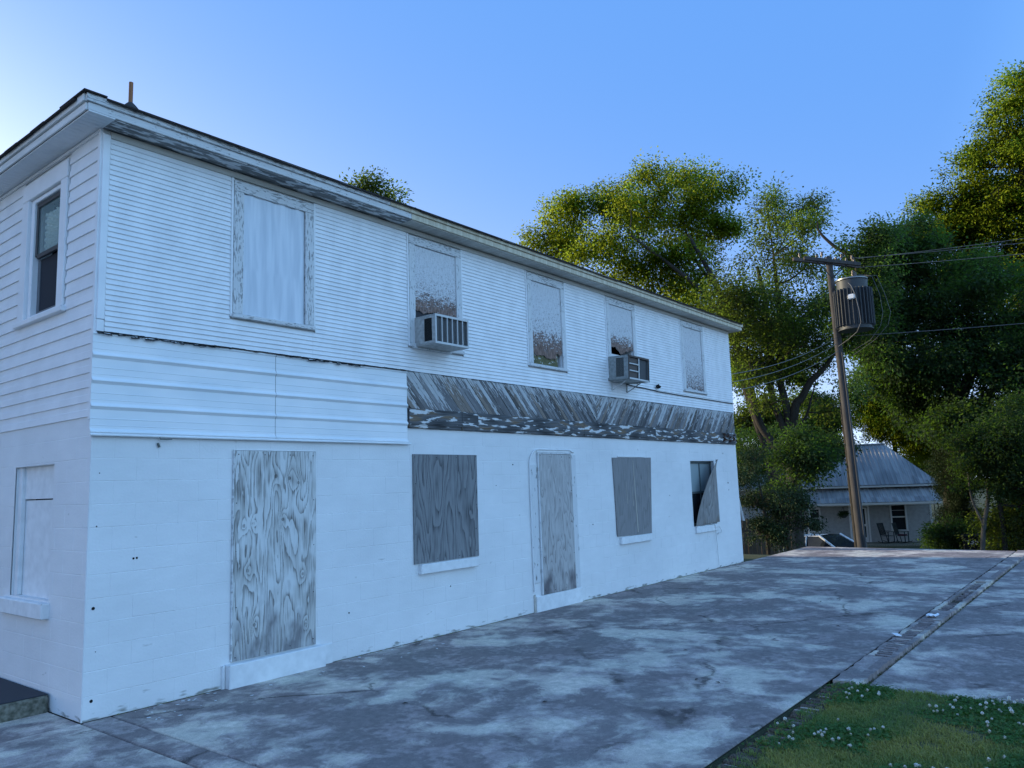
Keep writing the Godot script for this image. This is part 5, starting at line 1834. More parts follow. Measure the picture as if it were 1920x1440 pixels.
func utility_pole() -> void:
	var t := thing("utility_pole", "weathered wooden utility pole with a double crossarm, leaning slightly left", "utility pole")
	var b := MB.new()
	b.tube([Vector3(23.0, -2.2, 0.30), Vector3(23.0, 0.0, 0.23), Vector3(22.99, 3.0, 0.16), Vector3(22.97, 6.0, 0.08), Vector3(22.95, 9.02, 0.02)], [0.148, 0.14, 0.128, 0.115, 0.10], 14, true, 1.0)
	put("pole", b.mesh(), M.polewood, t)
	var c := Vector3(22.9, 8.83, 0.05)
	var dir := (Vector3(23.76, 8.70, 0.95) - Vector3(22.05, 8.90, -0.57)).normalized()
	var side := dir.cross(Vector3.UP).normalized()
	var bs := Basis(dir, side.cross(dir).normalized(), side)
	for s in [-1, 1]:
		b = MB.new()
		b.bar(Transform3D(bs, c + side * 0.16 * s + Vector3(0, -0.02 * s, 0)), Vector3(2.4 if s < 0 else 2.0, 0.12, 0.095), 0.012)
		put("crossarm", b.mesh(), tmat(peel_tex(128, 256, 191, 0.0, -0.9, Color(0.04, 0.032, 0.028), Color(0.16, 0.13, 0.11), 10), 0.95, Vector3(2, 1, 1)) if s < 0 else M.polewood, t)
	for k in [-0.95, -0.35, 0.35, 0.72, 1.0]:
		for s in [-1, 1]:
			if s > 0 and absf(k) > 0.9:
				continue
			b = MB.new()
			var p: Vector3 = c + dir * k + side * 0.16 * s + Vector3(0, 0.06, 0)
			b.tube([p, p + Vector3(0, 0.06, 0), p + Vector3(0, 0.08, 0), p + Vector3(0, 0.12, 0), p + Vector3(0, 0.13, 0), p + Vector3(0, 0.17, 0), p + Vector3(0, 0.20, 0)], [0.015, 0.015, 0.05, 0.045, 0.03, 0.04, 0.015], 8)
			put("insulator", b.mesh(), M.porcelain, t)
	b = MB.new()
	b.bar(Transform3D(Basis(dir, Vector3.UP, side).orthonormalized() * Basis(Vector3(0, 0, 1), 0.75), c + dir * 0.28 + Vector3(0, -0.30, 0) + side * 0.1), Vector3(0.8, 0.035, 0.01), 0.002)
	b.bar(Transform3D(Basis(dir, Vector3.UP, side).orthonormalized() * Basis(Vector3(0, 0, 1), 2.4), c - dir * 0.28 + Vector3(0, -0.30, 0) + side * 0.1), Vector3(0.8, 0.035, 0.01), 0.002)
	put("brace", b.mesh(), M.cable, t)
	b = MB.new()
	b.tube([Vector3(22.86, -1.8, 0.42), Vector3(22.86, 2.0, 0.31), Vector3(22.86, 5.8, 0.20)], [0.022, 0.022, 0.022], 6)
	put("conduit", b.mesh(), M.lead, t)
	# transformer with cooling fins
	var tr := thing("transformer", "dark finned cylindrical transformer hung on the utility pole", "transformer", Vector3(22.72, 6.45, 0.72))
	b = MB.new()
	b.tube([Vector3(0, 0.0, 0), Vector3(0, 0.06, 0), Vector3(0, 1.25, 0), Vector3(0, 1.32, 0), Vector3(0, 1.50, 0), Vector3(0, 1.54, 0), Vector3(0, 1.57, 0)], [0.46, 0.48, 0.48, 0.46, 0.46, 0.48, 0.40], 28)
	put("tank", b.mesh(), M.tank, tr)
	for k in 30:
		var a := TAU * k / 30.0
		b = MB.new()
		b.bar(Transform3D(Basis(Vector3.UP, -a), Vector3(cos(a) * 0.53, 0.68, sin(a) * 0.53)), Vector3(0.11, 1.18, 0.022), 0.004)
		put("fin", b.mesh(), M.tank, tr)
	b = MB.new()
	b.tube([Vector3(0, -0.03, 0), Vector3(0, -0.005, 0)], [0.52, 0.52], 28)
	put("base_ring", b.mesh(), M.frame_dark, tr)
	b = MB.new()
	b.tube([Vector3(0, 1.573, 0), Vector3(0, 1.62, 0), Vector3(0, 1.66, 0)], [0.49, 0.47, 0.2], 28)
	put("lid", b.mesh(), M.fin, tr)
	for k in 3:
		b = MB.new()
		var p := Vector3(-0.15 + 0.15 * k, 1.64, 0.1)
		b.tube([p, p + Vector3(0, 0.08, 0), p + Vector3(0, 0.1, 0), p + Vector3(0, 0.16, 0), p + Vector3(0, 0.18, 0), p + Vector3(0, 0.24, 0)], [0.05, 0.04, 0.06, 0.035, 0.05, 0.02], 8)
		put("bushing", b.mesh(), M.porcelain, tr)
	b = MB.new()
	b.box(Vector3(-0.62, 0.93, 0.0), Vector3(-0.54, 1.10, 0.22), 0.03)
	put("terminal_box", b.mesh(), M.white, tr).position = Vector3(0.03, -0.06, -0.02)
	for y in [0.2, 1.25]:
		b = MB.new()
		b.bar(Transform3D(Basis(), Vector3(0.14, y, -0.52)), Vector3(0.1, 0.08, 0.24), 0.01)
		put("mounting_bracket", b.mesh(), M.frame_dark, tr)
	b = MB.new()
	b.tube([Vector3(-0.44, 1.44, 0.0), Vector3(-0.58, 1.30, 0.12), Vector3(-0.60, 1.0, 0.22), Vector3(-0.62, 0.5, 0.30), Vector3(-0.60, 0.1, 0.32), Vector3(-0.45, -0.16, 0.14), Vector3(-0.2, -0.32, -0.2), Vector3(0.1, -0.45, -0.6)], [0.011, 0.011, 0.011, 0.011, 0.011, 0.010, 0.010, 0.010], 6)
	put("cable", b.mesh(), M.wire, tr)
	for k in 2:
		b = MB.new()
		var o := 0.14 * k
		b.tube([Vector3(0.05, 1.75, 0.2), Vector3(0.0, 1.6, 0.62 + o), Vector3(-0.04, 1.0, 0.80 + o), Vector3(-0.04, 0.4, 0.84 + o * 1.6), Vector3(-0.05, 0.0, 0.74 + o * 1.6), Vector3(0.0, -0.4, 0.4 + o), Vector3(0.15, -0.65 - o, -0.2)], [0.006, 0.006, 0.006, 0.006, 0.006, 0.006, 0.006], 6)
		put("cable", b.mesh(), M.wire, tr)
	# primary wires to the right
	line("power_line", "top power line of the three running right from the crossarm", "power line", sag(c + dir * 1.0 + Vector3(0, 0.22, 0), Vector3(26.2, 8.98, 11.5), 0.12), 0.008, M.wire, "power lines at the pole")
	line("power_line", "middle power line of the three running right from the crossarm", "power line", sag(c + dir * 0.72 + Vector3(0, 0.2, 0.0), Vector3(26.4, 8.68, 11.3), 0.12), 0.008, M.wire, "power lines at the pole")
	line("power_line", "lowest power line of the three running right from the crossarm", "power line", sag(c + dir * 0.9 + Vector3(0, -0.1, 0.0), Vector3(26.1, 8.18, 11.6), 0.10), 0.009, M.wire, "power lines at the pole")
	line("power_line", "single pale power line running right from below the transformer", "power line", sag(Vector3(22.85, 6.30, 0.35), Vector3(25.7, 6.15, 11.9), 0.10), 0.009, M.wire, "power lines at the pole")
	# service drop from the pole to the far end of the building
	var sp := [[Vector3(14.42, 4.34, -0.5), 6.30, "upper"], [Vector3(14.42, 4.14, -0.5), 6.10, "middle"], [Vector3(14.42, 3.92, -0.5), 5.85, "lower"]]
	for q in sp:
		line("service_wire", "%s of the three service wires between the building's far end and the pole" % q[2], "service wire", sag(q[0], Vector3(22.84, q[1], 0.08), 0.22), 0.009, M.wire, "service wires to the building")

# ---------------------------------------------------------------- leaves and trees
func leaf_mat(c: Color, through := 0.75) -> StandardMaterial3D:
	var m := StandardMaterial3D.new()
	m.albedo_color = c.linear_to_srgb()
	m.vertex_color_use_as_albedo = true
	m.roughness = 0.55
	m.metallic_specular = 0.3
	m.cull_mode = BaseMaterial3D.CULL_DISABLED
	m.backlight_enabled = true
	m.backlight = Color(through * 0.92, through, through * 0.50)
	return m

func leaf_cluster(count: int, spread: float, len_: float, wid: float, seed_: int) -> ArrayMesh:
	var r := RandomNumberGenerator.new()
	r.seed = seed_
	var b := MB.new()
	b.coloured = true
	for i in count:
		var p := Vector3(r.randfn(), r.randfn() * 0.6, r.randfn()) * spread * 0.56
		var d := (Vector3(p.x, p.y - 0.10 * spread, p.z).normalized() + Vector3(r.randf_range(-1, 1), r.randf_range(-0.75, 0.2), r.randf_range(-1, 1))).normalized()
		var s := d.cross(Vector3(r.randf_range(-0.7, 0.7), 1.0, r.randf_range(-0.7, 0.7))).normalized()
		var n := s.cross(d).normalized()
		var l := len_ * r.randf_range(0.65, 1.25)
		var w := wid * r.randf_range(0.7, 1.2)
		var k := r.randf_range(0.75, 1.3)
		b.col = Color(k * r.randf_range(0.9, 1.12), k, k * r.randf_range(0.85, 1.1))
		var a := p
		var m1 := p + d * l * 0.5 + s * w * 0.5 - n * l * 0.06
		var m2 := p + d * l * 0.5 - s * w * 0.5 - n * l * 0.06
		var tip := p + d * l - n * l * 0.12
		var n1 := (n + s * 0.25).normalized()
		var n2 := (n - s * 0.25).normalized()
		b.tri3(a, m1, tip, n1, n1, n1, Vector2.ZERO, Vector2.ZERO, Vector2.ZERO)
		b.tri3(a, tip, m2, n2, n2, n2, Vector2.ZERO, Vector2.ZERO, Vector2.ZERO)
	return b.mesh()

var gapnoise := FastNoiseLite.new()

# blobs: [x, y, z, radius]; clusters fill their outer shells, with gaps
func scatter_leaves(called: String, parent: Node3D, blobs: Array, per_m2: float, mesh: ArrayMesh, m: Material, seed_: int, gaps := 0.30, flat := 0.8) -> MultiMeshInstance3D:
	var r := RandomNumberGenerator.new()
	r.seed = seed_
	gapnoise.seed = 77
	gapnoise.frequency = 0.55
	gapnoise.fractal_octaves = 2
	var xf := []
	var cs := []
	for q in blobs:
		var c := Vector3(q[0], q[1], q[2])
		var rad: float = q[3]
		var n := int(per_m2 * rad * rad * 12.0) if rad > 0.4 else int(per_m2 * 2.0)
		# boughs: smaller lumps set on the shell of each blob, with dark hollows between them
		var subs := []
		var ns := 11 if rad > 0.9 else (6 if rad > 0.4 else 1)
		for i in ns:
			var sd := Vector3(r.randfn(), r.randfn() + 0.25, r.randfn()).normalized()
			var so := 0.0 if ns == 1 else rad * r.randf_range(0.35, 0.9)
			subs.append([c + Vector3(sd.x, sd.y * flat, sd.z) * so, rad * (1.0 if ns == 1 else r.randf_range(0.36, 0.70)), r.randf_range(0.8, 1.25)])
		for i in n:
			var sub: Array = subs[r.randi_range(0, ns - 1)]
			var d := Vector3(r.randfn(), r.randfn(), r.randfn()).normalized()
			if d.y < -0.35 and r.randf() < 0.6:
				d.y = -d.y
			var rr: float = sub[1] * (0.20 + 0.95 * pow(r.randf(), 0.7))
			var p: Vector3 = sub[0] + Vector3(d.x, d.y * flat * 0.8, d.z) * rr
			var g := gapnoise.get_noise_3d(p.x * 1.7, p.y * 2.1, p.z * 1.7)
			if g < -0.75 + gaps * 2.2 - 0.25 * r.randf() and rad > 0.4:
				continue
			var k := r.randf_range(0.6, 1.15)
			var bs := Basis.from_euler(Vector3(r.randf_range(-0.9, 0.9), r.randf() * TAU, r.randf_range(-0.9, 0.9))).scaled(Vector3(k, k, k))
			xf.append(Transform3D(bs, p))
			var t: float = sub[2] * (0.92 + 0.4 * gapnoise.get_noise_3d(p.x * 0.7 + 40.0, p.y * 0.7, p.z * 0.7) + r.randf_range(-0.12, 0.12))
			cs.append(Color(t * r.randf_range(0.92, 1.1), t, t * 0.95))
	var mm := MultiMesh.new()
	mm.transform_format = MultiMesh.TRANSFORM_3D
	mm.use_colors = true
	mm.mesh = mesh
	mm.instance_count = xf.size()
	for i in xf.size():
		mm.set_instance_transform(i, xf[i])
		mm.set_instance_color(i, cs[i])
	var o := MultiMeshInstance3D.new()
	o.name = nm(parent, called)
	o.multimesh = mm
	o.material_override = m
	parent.add_child(o, true)
	stuff(o)
	return o

func smooth_path(pts: Array, n: int) -> Array:
	var out := []
	for i in pts.size() - 1:
		var p0: Array = pts[maxi(i - 1, 0)]
		var p1: Array = pts[i]
		var p2: Array = pts[i + 1]
		var p3: Array = pts[mini(i + 2, pts.size() - 1)]
		for k in n:
			var t := float(k) / n
			var v := Vector3(p1[0], p1[1], p1[2]).cubic_interpolate(Vector3(p2[0], p2[1], p2[2]), Vector3(p0[0], p0[1], p0[2]), Vector3(p3[0], p3[1], p3[2]), t)
			out.append([v, lerpf(p1[3], p2[3], t)])
	var l: Array = pts[-1]
	out.append([Vector3(l[0], l[1], l[2]), l[3]])
	return out

# limbs: lists of [x, y, z, radius]; more limbs and twigs grow from them to the blobs
func tree(called: String, label: String, group: String, limbs: Array, blobs: Array, dens: float, leaves: ArrayMesh, lm: Material, bark: Material, seed_: int, gaps := 0.30, twigs := 7) -> Node3D:
	var base: Array = limbs[0][0]
	var at := Vector3(base[0], base[1], base[2])
	var t := thing(called, label, "tree" if not called.contains("shrub") else "shrub", at, 0.0, group)
	var r := RandomNumberGenerator.new()
	r.seed = seed_
	var b := MB.new()
	var nodes := []
	for l in limbs:
		var sp := smooth_path(l, 4)
		var pts := []
		var rad := []
		for q in sp:
			var j := Vector3(r.randf_range(-1, 1), 0, r.randf_range(-1, 1)) * float(q[1]) * 0.12
			pts.append(q[0] - at + j)
			rad.append(q[1])
			nodes.append([q[0], q[1]])
		b.tube(pts, rad, 9 if float(l[0][3]) > 0.15 else 6, true, 1.0)
	for q in blobs:
		var c := Vector3(q[0], q[1], q[2])
		var best: Array = nodes[0]
		var bd := 1e9
		for nd in nodes:
			var dd: float = (nd[0] - c).length() + maxf(0.0, nd[0].y - c.y) * 1.5
			if dd < bd:
				bd = dd
				best = nd
		var r0 := minf(float(best[1]) * 0.6, 0.10)
		if q[3] > 0.35:
			var mid: Vector3 = (best[0] as Vector3).lerp(c, 0.55) + Vector3(r.randf_range(-0.3, 0.3), -0.15 * bd * 0.4, r.randf_range(-0.3, 0.3))
			b.tube([best[0] - at, mid - at, c - at], [r0, r0 * 0.75, r0 * 0.5], 6, false)
		for k in twigs:
			var d := Vector3(r.randfn(), absf(r.randfn()) * 0.8 - 0.15, r.randfn()).normalized()
			var e := c + d * float(q[3]) * r.randf_range(0.7, 1.05)
			var m2 := c.lerp(e, 0.5) + Vector3(r.randf_range(-1, 1), r.randf_range(-1, 1), r.randf_range(-1, 1)) * float(q[3]) * 0.12
			var rt := maxf(0.012, r0 * 0.38)
			b.tube([c - at, m2 - at, e - at], [rt, rt * 0.7, rt * 0.3], 4, false)
	put("trunk", b.mesh(), bark, t)
	var bl := []
	for q in blobs:
		bl.append([q[0] - at.x, q[1] - at.y, q[2] - at.z, q[3]])
	scatter_leaves("crown", t, bl, dens, leaves, lm, seed_ + 1, gaps)
	return t

func trees() -> void:
	var oak := leaf_cluster(46, 0.48, 0.165, 0.09, 1)
	var fine := leaf_cluster(40, 0.42, 0.135, 0.07, 2)
	var dense := leaf_cluster(50, 0.54, 0.18, 0.098, 4)
	var holly := leaf_cluster(26, 0.20, 0.075, 0.036, 6)
	var l_oak := leaf_mat(Color(0.25, 0.265, 0.12), 1.4)
	var l_mid := leaf_mat(Color(0.165, 0.205, 0.10), 1.25)
	var l_dark := leaf_mat(Color(0.095, 0.155, 0.085), 1.2)
	var l_yel := leaf_mat(Color(0.23, 0.25, 0.10), 1.4)
	var l_holly := leaf_mat(Color(0.032, 0.055, 0.02), 0.5)
	# broad oak whose sunlit crown stands over the roof
	tree("oak_tree", "broad tree with a yellow green sunlit crown above the building's roof", "", [
		[[31.67, -2.3, -5.4, 0.33], [31.67, -0.23, -5.49, 0.277], [31.65, 1.77, -5.56, 0.251], [31.49, 4.19, -5.98, 0.211], [31.29, 6.19, -6.48, 0.185], [31.2, 8.2, -6.7, 0.165], [30.95, 10.81, -7.32, 0.132], [30.46, 13.54, -8.39, 0.0792]],
		[[31.5, 0.2, -5.3, 0.224], [31.3, 1.06, -5.06, 0.198], [31.11, 2.96, -5.56, 0.172], [30.93, 4.9, -6.03, 0.145], [30.87, 6.85, -6.2, 0.132], [30.33, 10.22, -7.48, 0.106], [28.76, 13.66, -10.61, 0.0528]],
		[[30.95, 10.81, -7.32, 0.106], [32.2, 13.0, -9.0, 0.0792], [33.4, 15.5, -10.0, 0.0396]],
		[[31.2, 8.2, -6.7, 0.106], [30.2, 9.6, -9.5, 0.0792], [30.0, 12.5, -13.0, 0.0396]]],
		[[29.3, 15.0, -16.2, 1.2], [30.2, 16.1, -14.9, 1.7], [31.9, 14.8, -16.0, 1.8], [31.4, 16.5, -13.0, 1.8], [29.5, 13.3, -12.3, 2.1], [34.0, 15.7, -12.5, 2.0], [32.6, 17.3, -10.9, 1.6], [35.1, 18.0, -10.2, 1.6], [33.3, 15.3, -9.4, 1.8], [32.9, 16.1, -7.7, 1.4], [30.4, 11.9, -10.7, 2.1], [34.7, 14.5, -8.7, 1.8], [31.4, 12.0, -8.7, 2.1], [30.1, 9.7, -9.1, 1.9], [29.2, 15.4, -10.8, 1.1]],
		3.7, oak, l_oak, M.bark, 201, 0.25)
	# airy tree forking low, right of it
	tree("forked_tree", "airy tree forking low into several dark trunks before the house", "", [
		[[28.1, -2.3, -3.6, 0.396], [28.11, -0.32, -3.57, 0.33], [28.13, 1.13, -3.5, 0.304], [28.15, 2.18, -3.46, 0.29], [28.15, 3.24, -3.46, 0.224]],
		[[28.15, 3.0, -3.46, 0.198], [28.12, 4.74, -3.55, 0.158], [28.06, 6.06, -3.73, 0.132], [28.12, 8.24, -3.53, 0.106], [28.11, 10.94, -3.58, 0.0528]],
		[[28.16, 3.0, -3.43, 0.198], [28.22, 4.61, -3.25, 0.172], [28.32, 5.02, -2.96, 0.145], [28.43, 5.64, -2.6, 0.132], [28.58, 6.13, -2.09, 0.099], [28.79, 7.13, -1.36, 0.0528]],
		[[28.16, 3.1, -3.41, 0.158], [27.96, 4.88, -4.0, 0.132], [27.95, 6.3, -4.02, 0.132], [27.97, 8.29, -3.96, 0.106], [27.88, 10.57, -4.2, 0.066]],
		[[28.2, 3.7, -3.31, 0.066], [28.35, 4.27, -2.86, 0.0528], [28.41, 4.89, -2.66, 0.0396], [28.49, 5.62, -2.42, 0.0198]],
		[[28.11, 2.1, -3.5, 0.198], [27.95, 3.05, -4.03, 0.165], [27.76, 4.05, -4.54, 0.145], [27.68, 5.26, -4.75, 0.132], [27.64, 7.04, -4.83, 0.0792]]],
		[[28.1, 13.1, -3.7, 1.1], [28.3, 12.1, -2.9, 1.2], [28.7, 12.8, -1.8, 0.8], [28.1, 10.7, -3.6, 1.4], [28.4, 10.2, -2.5, 1.2], [27.8, 9.0, -4.3, 1.5], [25.5, 8.9, -4.7, 1.4], [27.6, 7.5, -4.9, 1.5], [28.2, 8.0, -3.4, 1.5], [26.2, 7.9, -5.7, 1.3], [27.9, 6.3, -4.1, 1.2], [28.5, 8.3, -2.3, 1.1], [27.5, 6.2, -5.3, 1.0], [28.5, 6.2, -2.4, 1.1], [30.2, 4.9, -3.7, 0.9], [28.6, 4.4, -1.9, 0.8],
		[25.8, 8.8, -4.0, 1.1], [25.7, 7.6, -4.4, 1.1], [26.1, 7.9, -3.3, 1.1], [26.4, 6.8, -2.5, 1.0], [25.8, 5.9, -4.0, 1.0], [26.6, 6.9, -1.7, 0.9], [26.7, 8.5, -1.3, 0.8], [26.6, 11.1, -1.8, 0.9], [26.0, 4.6, -3.5, 0.8]],
		4.4, fine, l_mid, M.bark, 211, 0.24, 9)
	# great dark tree right of the house
	tree("dark_tree", "great dark tree with an ivy covered trunk right of the white house", "", [
		[[39.35, -2.5, 0.14, 0.62], [39.36, -0.03, 0.2, 0.5], [39.38, 2.49, 0.34, 0.46], [39.4, 4.54, 0.49, 0.42], [39.43, 7.91, 0.67, 0.34], [39.37, 10.91, 0.26, 0.2]],
		[[39.4, 4.54, 0.49, 0.3], [39.58, 7.01, 1.69, 0.24], [39.73, 9.16, 2.98, 0.12]],
		[[39.42, 6.08, 0.59, 0.25], [39.2, 8.34, -0.66, 0.18], [39.06, 10.61, -1.4, 0.1]],
		[[39.3, 3.97, 0.5, 0.2], [38.62, 5.36, 2.1, 0.14], [38.76, 5.73, 3.37, 0.08]]],
		[[39.0, 11.5, -1.7, 2.2], [39.2, 12.8, -0.6, 1.9], [39.4, 10.3, 0.6, 2.8], [39.7, 9.0, 2.6, 2.9], [39.1, 8.9, -1.1, 2.5], [39.5, 6.8, 1.1, 2.6], [39.7, 5.8, 3.0, 2.9], [39.0, 6.3, -1.8, 2.0], [39.6, 4.6, -0.3, 1.8], [39.9, 3.7, 2.2, 2.5], [39.8, 2.4, 3.8, 2.6], [39.9, 7.4, 4.9, 3.1], [38.8, 8.6, -2.5, 1.5], [39.9, 1.2, 3.3, 1.9],
		[36.9, 10.3, -1.9, 1.5], [36.9, 8.2, -2.0, 1.5], [36.9, 12.0, -2.1, 1.1], [36.7, 10.4, -2.6, 0.9], [37.1, 12.6, -1.1, 1.3], [37.2, 6.8, -0.4, 1.5], [36.9, 6.9, -1.7, 1.2], [37.4, 4.0, 0.9, 1.4]],
		4.2, dense, l_dark, M.bark, 221, 0.17)
	# tall sunlit tree behind it
	tree("tall_tree", "tall tree at the right edge, its upper crown lit yellow green", "", [
		[[48.68, -2.79, 2.12, 0.6], [48.73, 2.74, 2.56, 0.5], [48.77, 8.71, 3.03, 0.4], [48.8, 14.81, 3.51, 0.3], [48.83, 20.12, 3.91, 0.12]],
		[[48.77, 8.71, 3.03, 0.3], [48.5, 12.0, 1.6, 0.2], [48.4, 15.5, 0.4, 0.08]],
		[[48.78, 11.0, 3.2, 0.3], [48.9, 15.0, 5.0, 0.2], [48.9, 19.0, 5.4, 0.08]]],
		[[48.8, 23.5, 4.1, 1.6], [48.8, 20.4, 3.7, 2.1], [48.7, 19.5, 2.1, 2.1], [48.6, 17.3, 1.5, 2.6], [48.8, 16.8, 3.1, 3.0], [48.4, 17.2, -0.2, 1.7], [48.5, 15.3, 0.3, 2.4], [48.2, 15.8, -1.4, 1.5], [48.7, 13.8, 2.5, 3.2], [48.9, 22.0, 5.4, 2.6], [48.9, 18.1, 5.6, 3.4], [48.9, 13.8, 5.4, 3.6], [48.9, 10.0, 5.0, 3.8], [48.6, 13.1, 1.0, 2.4]],
		3.8, dense, l_yel, M.bark, 231, 0.24)
	# small crooked tree behind the pole
	tree("crooked_tree", "thin crooked tree with bare upper branches behind the utility pole", "", [
		[[25.92, -2.2, -0.75, 0.10], [25.92, -0.87, -0.72, 0.09], [25.9, 2.61, -0.75, 0.08], [25.88, 5.4, -0.75, 0.075], [25.95, 7.67, -0.3, 0.07], [26.12, 9.18, 0.31, 0.07], [25.9, 10.17, -0.55, 0.07], [25.78, 10.79, -1.0, 0.05], [25.77, 11.21, -1.04, 0.02]],
		[[26.05, 8.5, 0.0, 0.06], [26.07, 9.41, 0.08, 0.07], [25.98, 9.97, -0.27, 0.05], [25.96, 10.18, -0.33, 0.02]],
		[[25.92, 6.92, -0.5, 0.06], [26.2, 8.78, 0.7, 0.05], [26.31, 10.02, 1.15, 0.03]]],
		[[26.0, 10.0, -0.1, 0.55], [26.2, 10.3, 0.6, 0.6], [26.3, 10.0, 1.1, 0.7], [26.1, 8.9, 0.1, 0.7], [26.2, 8.1, 0.6, 0.9], [25.8, 8.2, -0.8, 0.8], [25.9, 6.7, -0.7, 0.8], [25.9, 5.1, -0.5, 0.7], [26.3, 9.3, 0.7, 0.9], [26.2, 7.2, 0.2, 0.9]],
		7.5, fine, l_dark, M.bark, 241, 0.30)
	tree("slender_tree", "slender pale trunked tree at the right, near the dark bin", "", [
		[[34.55, -2.4, 1.8, 0.12], [34.55, -1.45, 1.82, 0.11], [34.57, -0.37, 1.98, 0.1], [34.61, 0.83, 2.24, 0.08], [34.61, 1.71, 2.27, 0.06], [34.65, 3.02, 2.55, 0.03]],
		[[34.57, -0.37, 1.98, 0.07], [34.52, 0.73, 1.65, 0.05], [34.52, 1.73, 1.61, 0.03]]],
		[[34.6, 2.1, 2.3, 1.0], [34.5, 1.8, 1.7, 0.9], [34.7, 1.3, 3.0, 0.9], [34.6, 3.0, 2.2, 1.0]],
		6.0, fine, l_dark, M.bark_pale, 251, 0.25)
	# lower growth
	tree("low_tree", "low leafy tree in front of the porch roof, left of the pole", "", [
		[[24.1, -1.9, -2.5, 0.08], [24.1, 0.2, -2.4, 0.06], [24.2, 1.6, -2.2, 0.04]]],
		[[24.5, 2.6, -1.5, 0.6], [24.4, 2.0, -1.9, 0.65], [24.6, 2.3, -1.1, 0.42], [24.5, 3.0, -1.7, 0.6], [24.2, 2.5, -2.6, 0.8], [24.1, 1.5, -2.5, 0.6]],
		9.0, fine, l_dark, M.bark, 261, 0.2)
	tree("holly_shrub", "tall dark shrub thicket at the building's far corner", "", [
		[[19.5, -0.4, -1.4, 0.06], [19.4, 0.8, -1.4, 0.05], [19.4, 1.8, -1.5, 0.03]],
		[[19.7, -0.4, -0.9, 0.05], [19.7, 0.6, -0.9, 0.03]]],
		[[19.2, 1.8, -1.6, 0.6], [19.3, 1.1, -1.5, 0.7], [19.5, 1.2, -0.9, 0.65], [19.3, 0.3, -1.5, 0.6], [19.6, 0.5, -0.9, 0.6], [19.7, 1.1, -0.5, 0.4], [19.4, 0.1, -1.2, 0.5], [19.3, 2.4, -1.6, 0.5], [19.9, 0.5, -0.35, 0.4]],
		26.0, holly, l_holly, M.bark, 271, 0.16, 10)
	tree("roadside_shrub", "dark green shrub at the right edge behind the drive", "", [
		[[35.6, -2.5, 2.6, 0.06], [35.6, -1.5, 2.7, 0.04]]],
		[[35.6, -0.4, 2.8, 1.2], [35.7, -0.9, 3.4, 1.3], [35.6, -1.5, 2.4, 0.7], [35.8, 0.1, 4.1, 1.6], [35.8, -0.6, 5.4, 1.6]],
		9.0, fine, l_mid, M.bark, 281, 0.1)
	tree("roadside_shrub", "rounded shrub at the foot of the ivy covered trunk", "", [
		[[37.3, -2.5, 0.1, 0.05], [37.3, -1.5, 0.1, 0.03]]],
		[[37.3, -0.8, 0.0, 0.8], [37.4, -1.0, 0.6, 0.75], [37.2, -1.3, -0.3, 0.6], [37.3, -1.7, 0.3, 0.6]],
		10.0, fine, l_dark, M.bark, 291, 0.1)
	tree("understory_tree", "yellow green young tree behind the house's right roof end", "", [
		[[67.2, -2.5, -8.5, 0.25], [67.2, 3.0, -8.4, 0.2], [67.3, 7.0, -8.4, 0.08]]],
		[[67.1, 8.5, -8.7, 2.6], [67.4, 6.2, -7.7, 2.9], [66.9, 5.8, -9.7, 2.3], [67.6, 4.3, -6.4, 2.6], [67.1, 10.7, -8.7, 2.3]],
		7.0, oak, l_yel, M.bark, 301, 0.15)
	tree("understory_tree", "leafy young tree between the building's far corner and the house roof", "", [
		[[43.0, -2.4, -13.5, 0.2], [43.3, 2.0, -13.2, 0.16], [43.6, 8.0, -12.5, 0.08]]],
		[[43.4,8.4,-11.1,1.6], [43.9,10.2,-9.8,1.8], [43.3,5.4,-11.5,1.6], [43.9,5.3,-9.9,1.6], [43.2,2.8,-11.8,1.4], [44.3,8.2,-8.8,1.4], [44.6,3.9,-8.0,1.4], [44.9,4.8,-6.8,1.1]],
		6.5, dense, l_mid, M.bark, 305, 0.15)
	tree("low_tree", "bushy dark tree hiding the left half of the house", "", [
		[[34.8, -2.4, -5.8, 0.12], [34.8, 0.5, -5.8, 0.1], [34.8, 2.4, -5.7, 0.05]]],
		[[35.2, 3.0, -4.5, 1.2], [34.8, 2.8, -5.7, 1.3], [34.3, 3.3, -7.0, 1.3], [34.0, 2.3, -7.8, 1.2], [34.5, 1.2, -6.6, 1.0], [35.3, 3.2, -3.7, 0.7]],
		8.0, fine, l_dark, M.bark, 263, 0.12)
	tree("roadside_tree", "leafy dark young tree at the right edge beside the slender tree", "", [
		[[34.8, -2.4, 2.6, 0.12], [34.8, 0.5, 2.6, 0.1], [34.7, 2.4, 2.4, 0.05]]],
		[[34.6, 2.6, 2.1, 1.3], [34.7, 2.5, 3.1, 1.7], [34.7, 0.4, 3.3, 1.3], [34.7, 3.9, 3.6, 1.6], [34.8, 1.4, 4.4, 1.7]],
		8.0, fine, l_dark, M.bark, 265, 0.10)
	# ivy on the dark tree's trunk
	var ivy := []
	for k in 12:
		ivy.append([39.2, -1.9 + k * 0.6, 0.18 + 0.04 * k, 0.92])
	var iv := Node3D.new()
	iv.name = nm(self, "ivy")
	add_child(iv)
	tag(iv, "dark ivy wrapped round the trunk of the great dark tree", "ivy")
	scatter_leaves("foliage", iv, ivy, 40.0, holly, l_holly, 311, 0.0, 1.0)
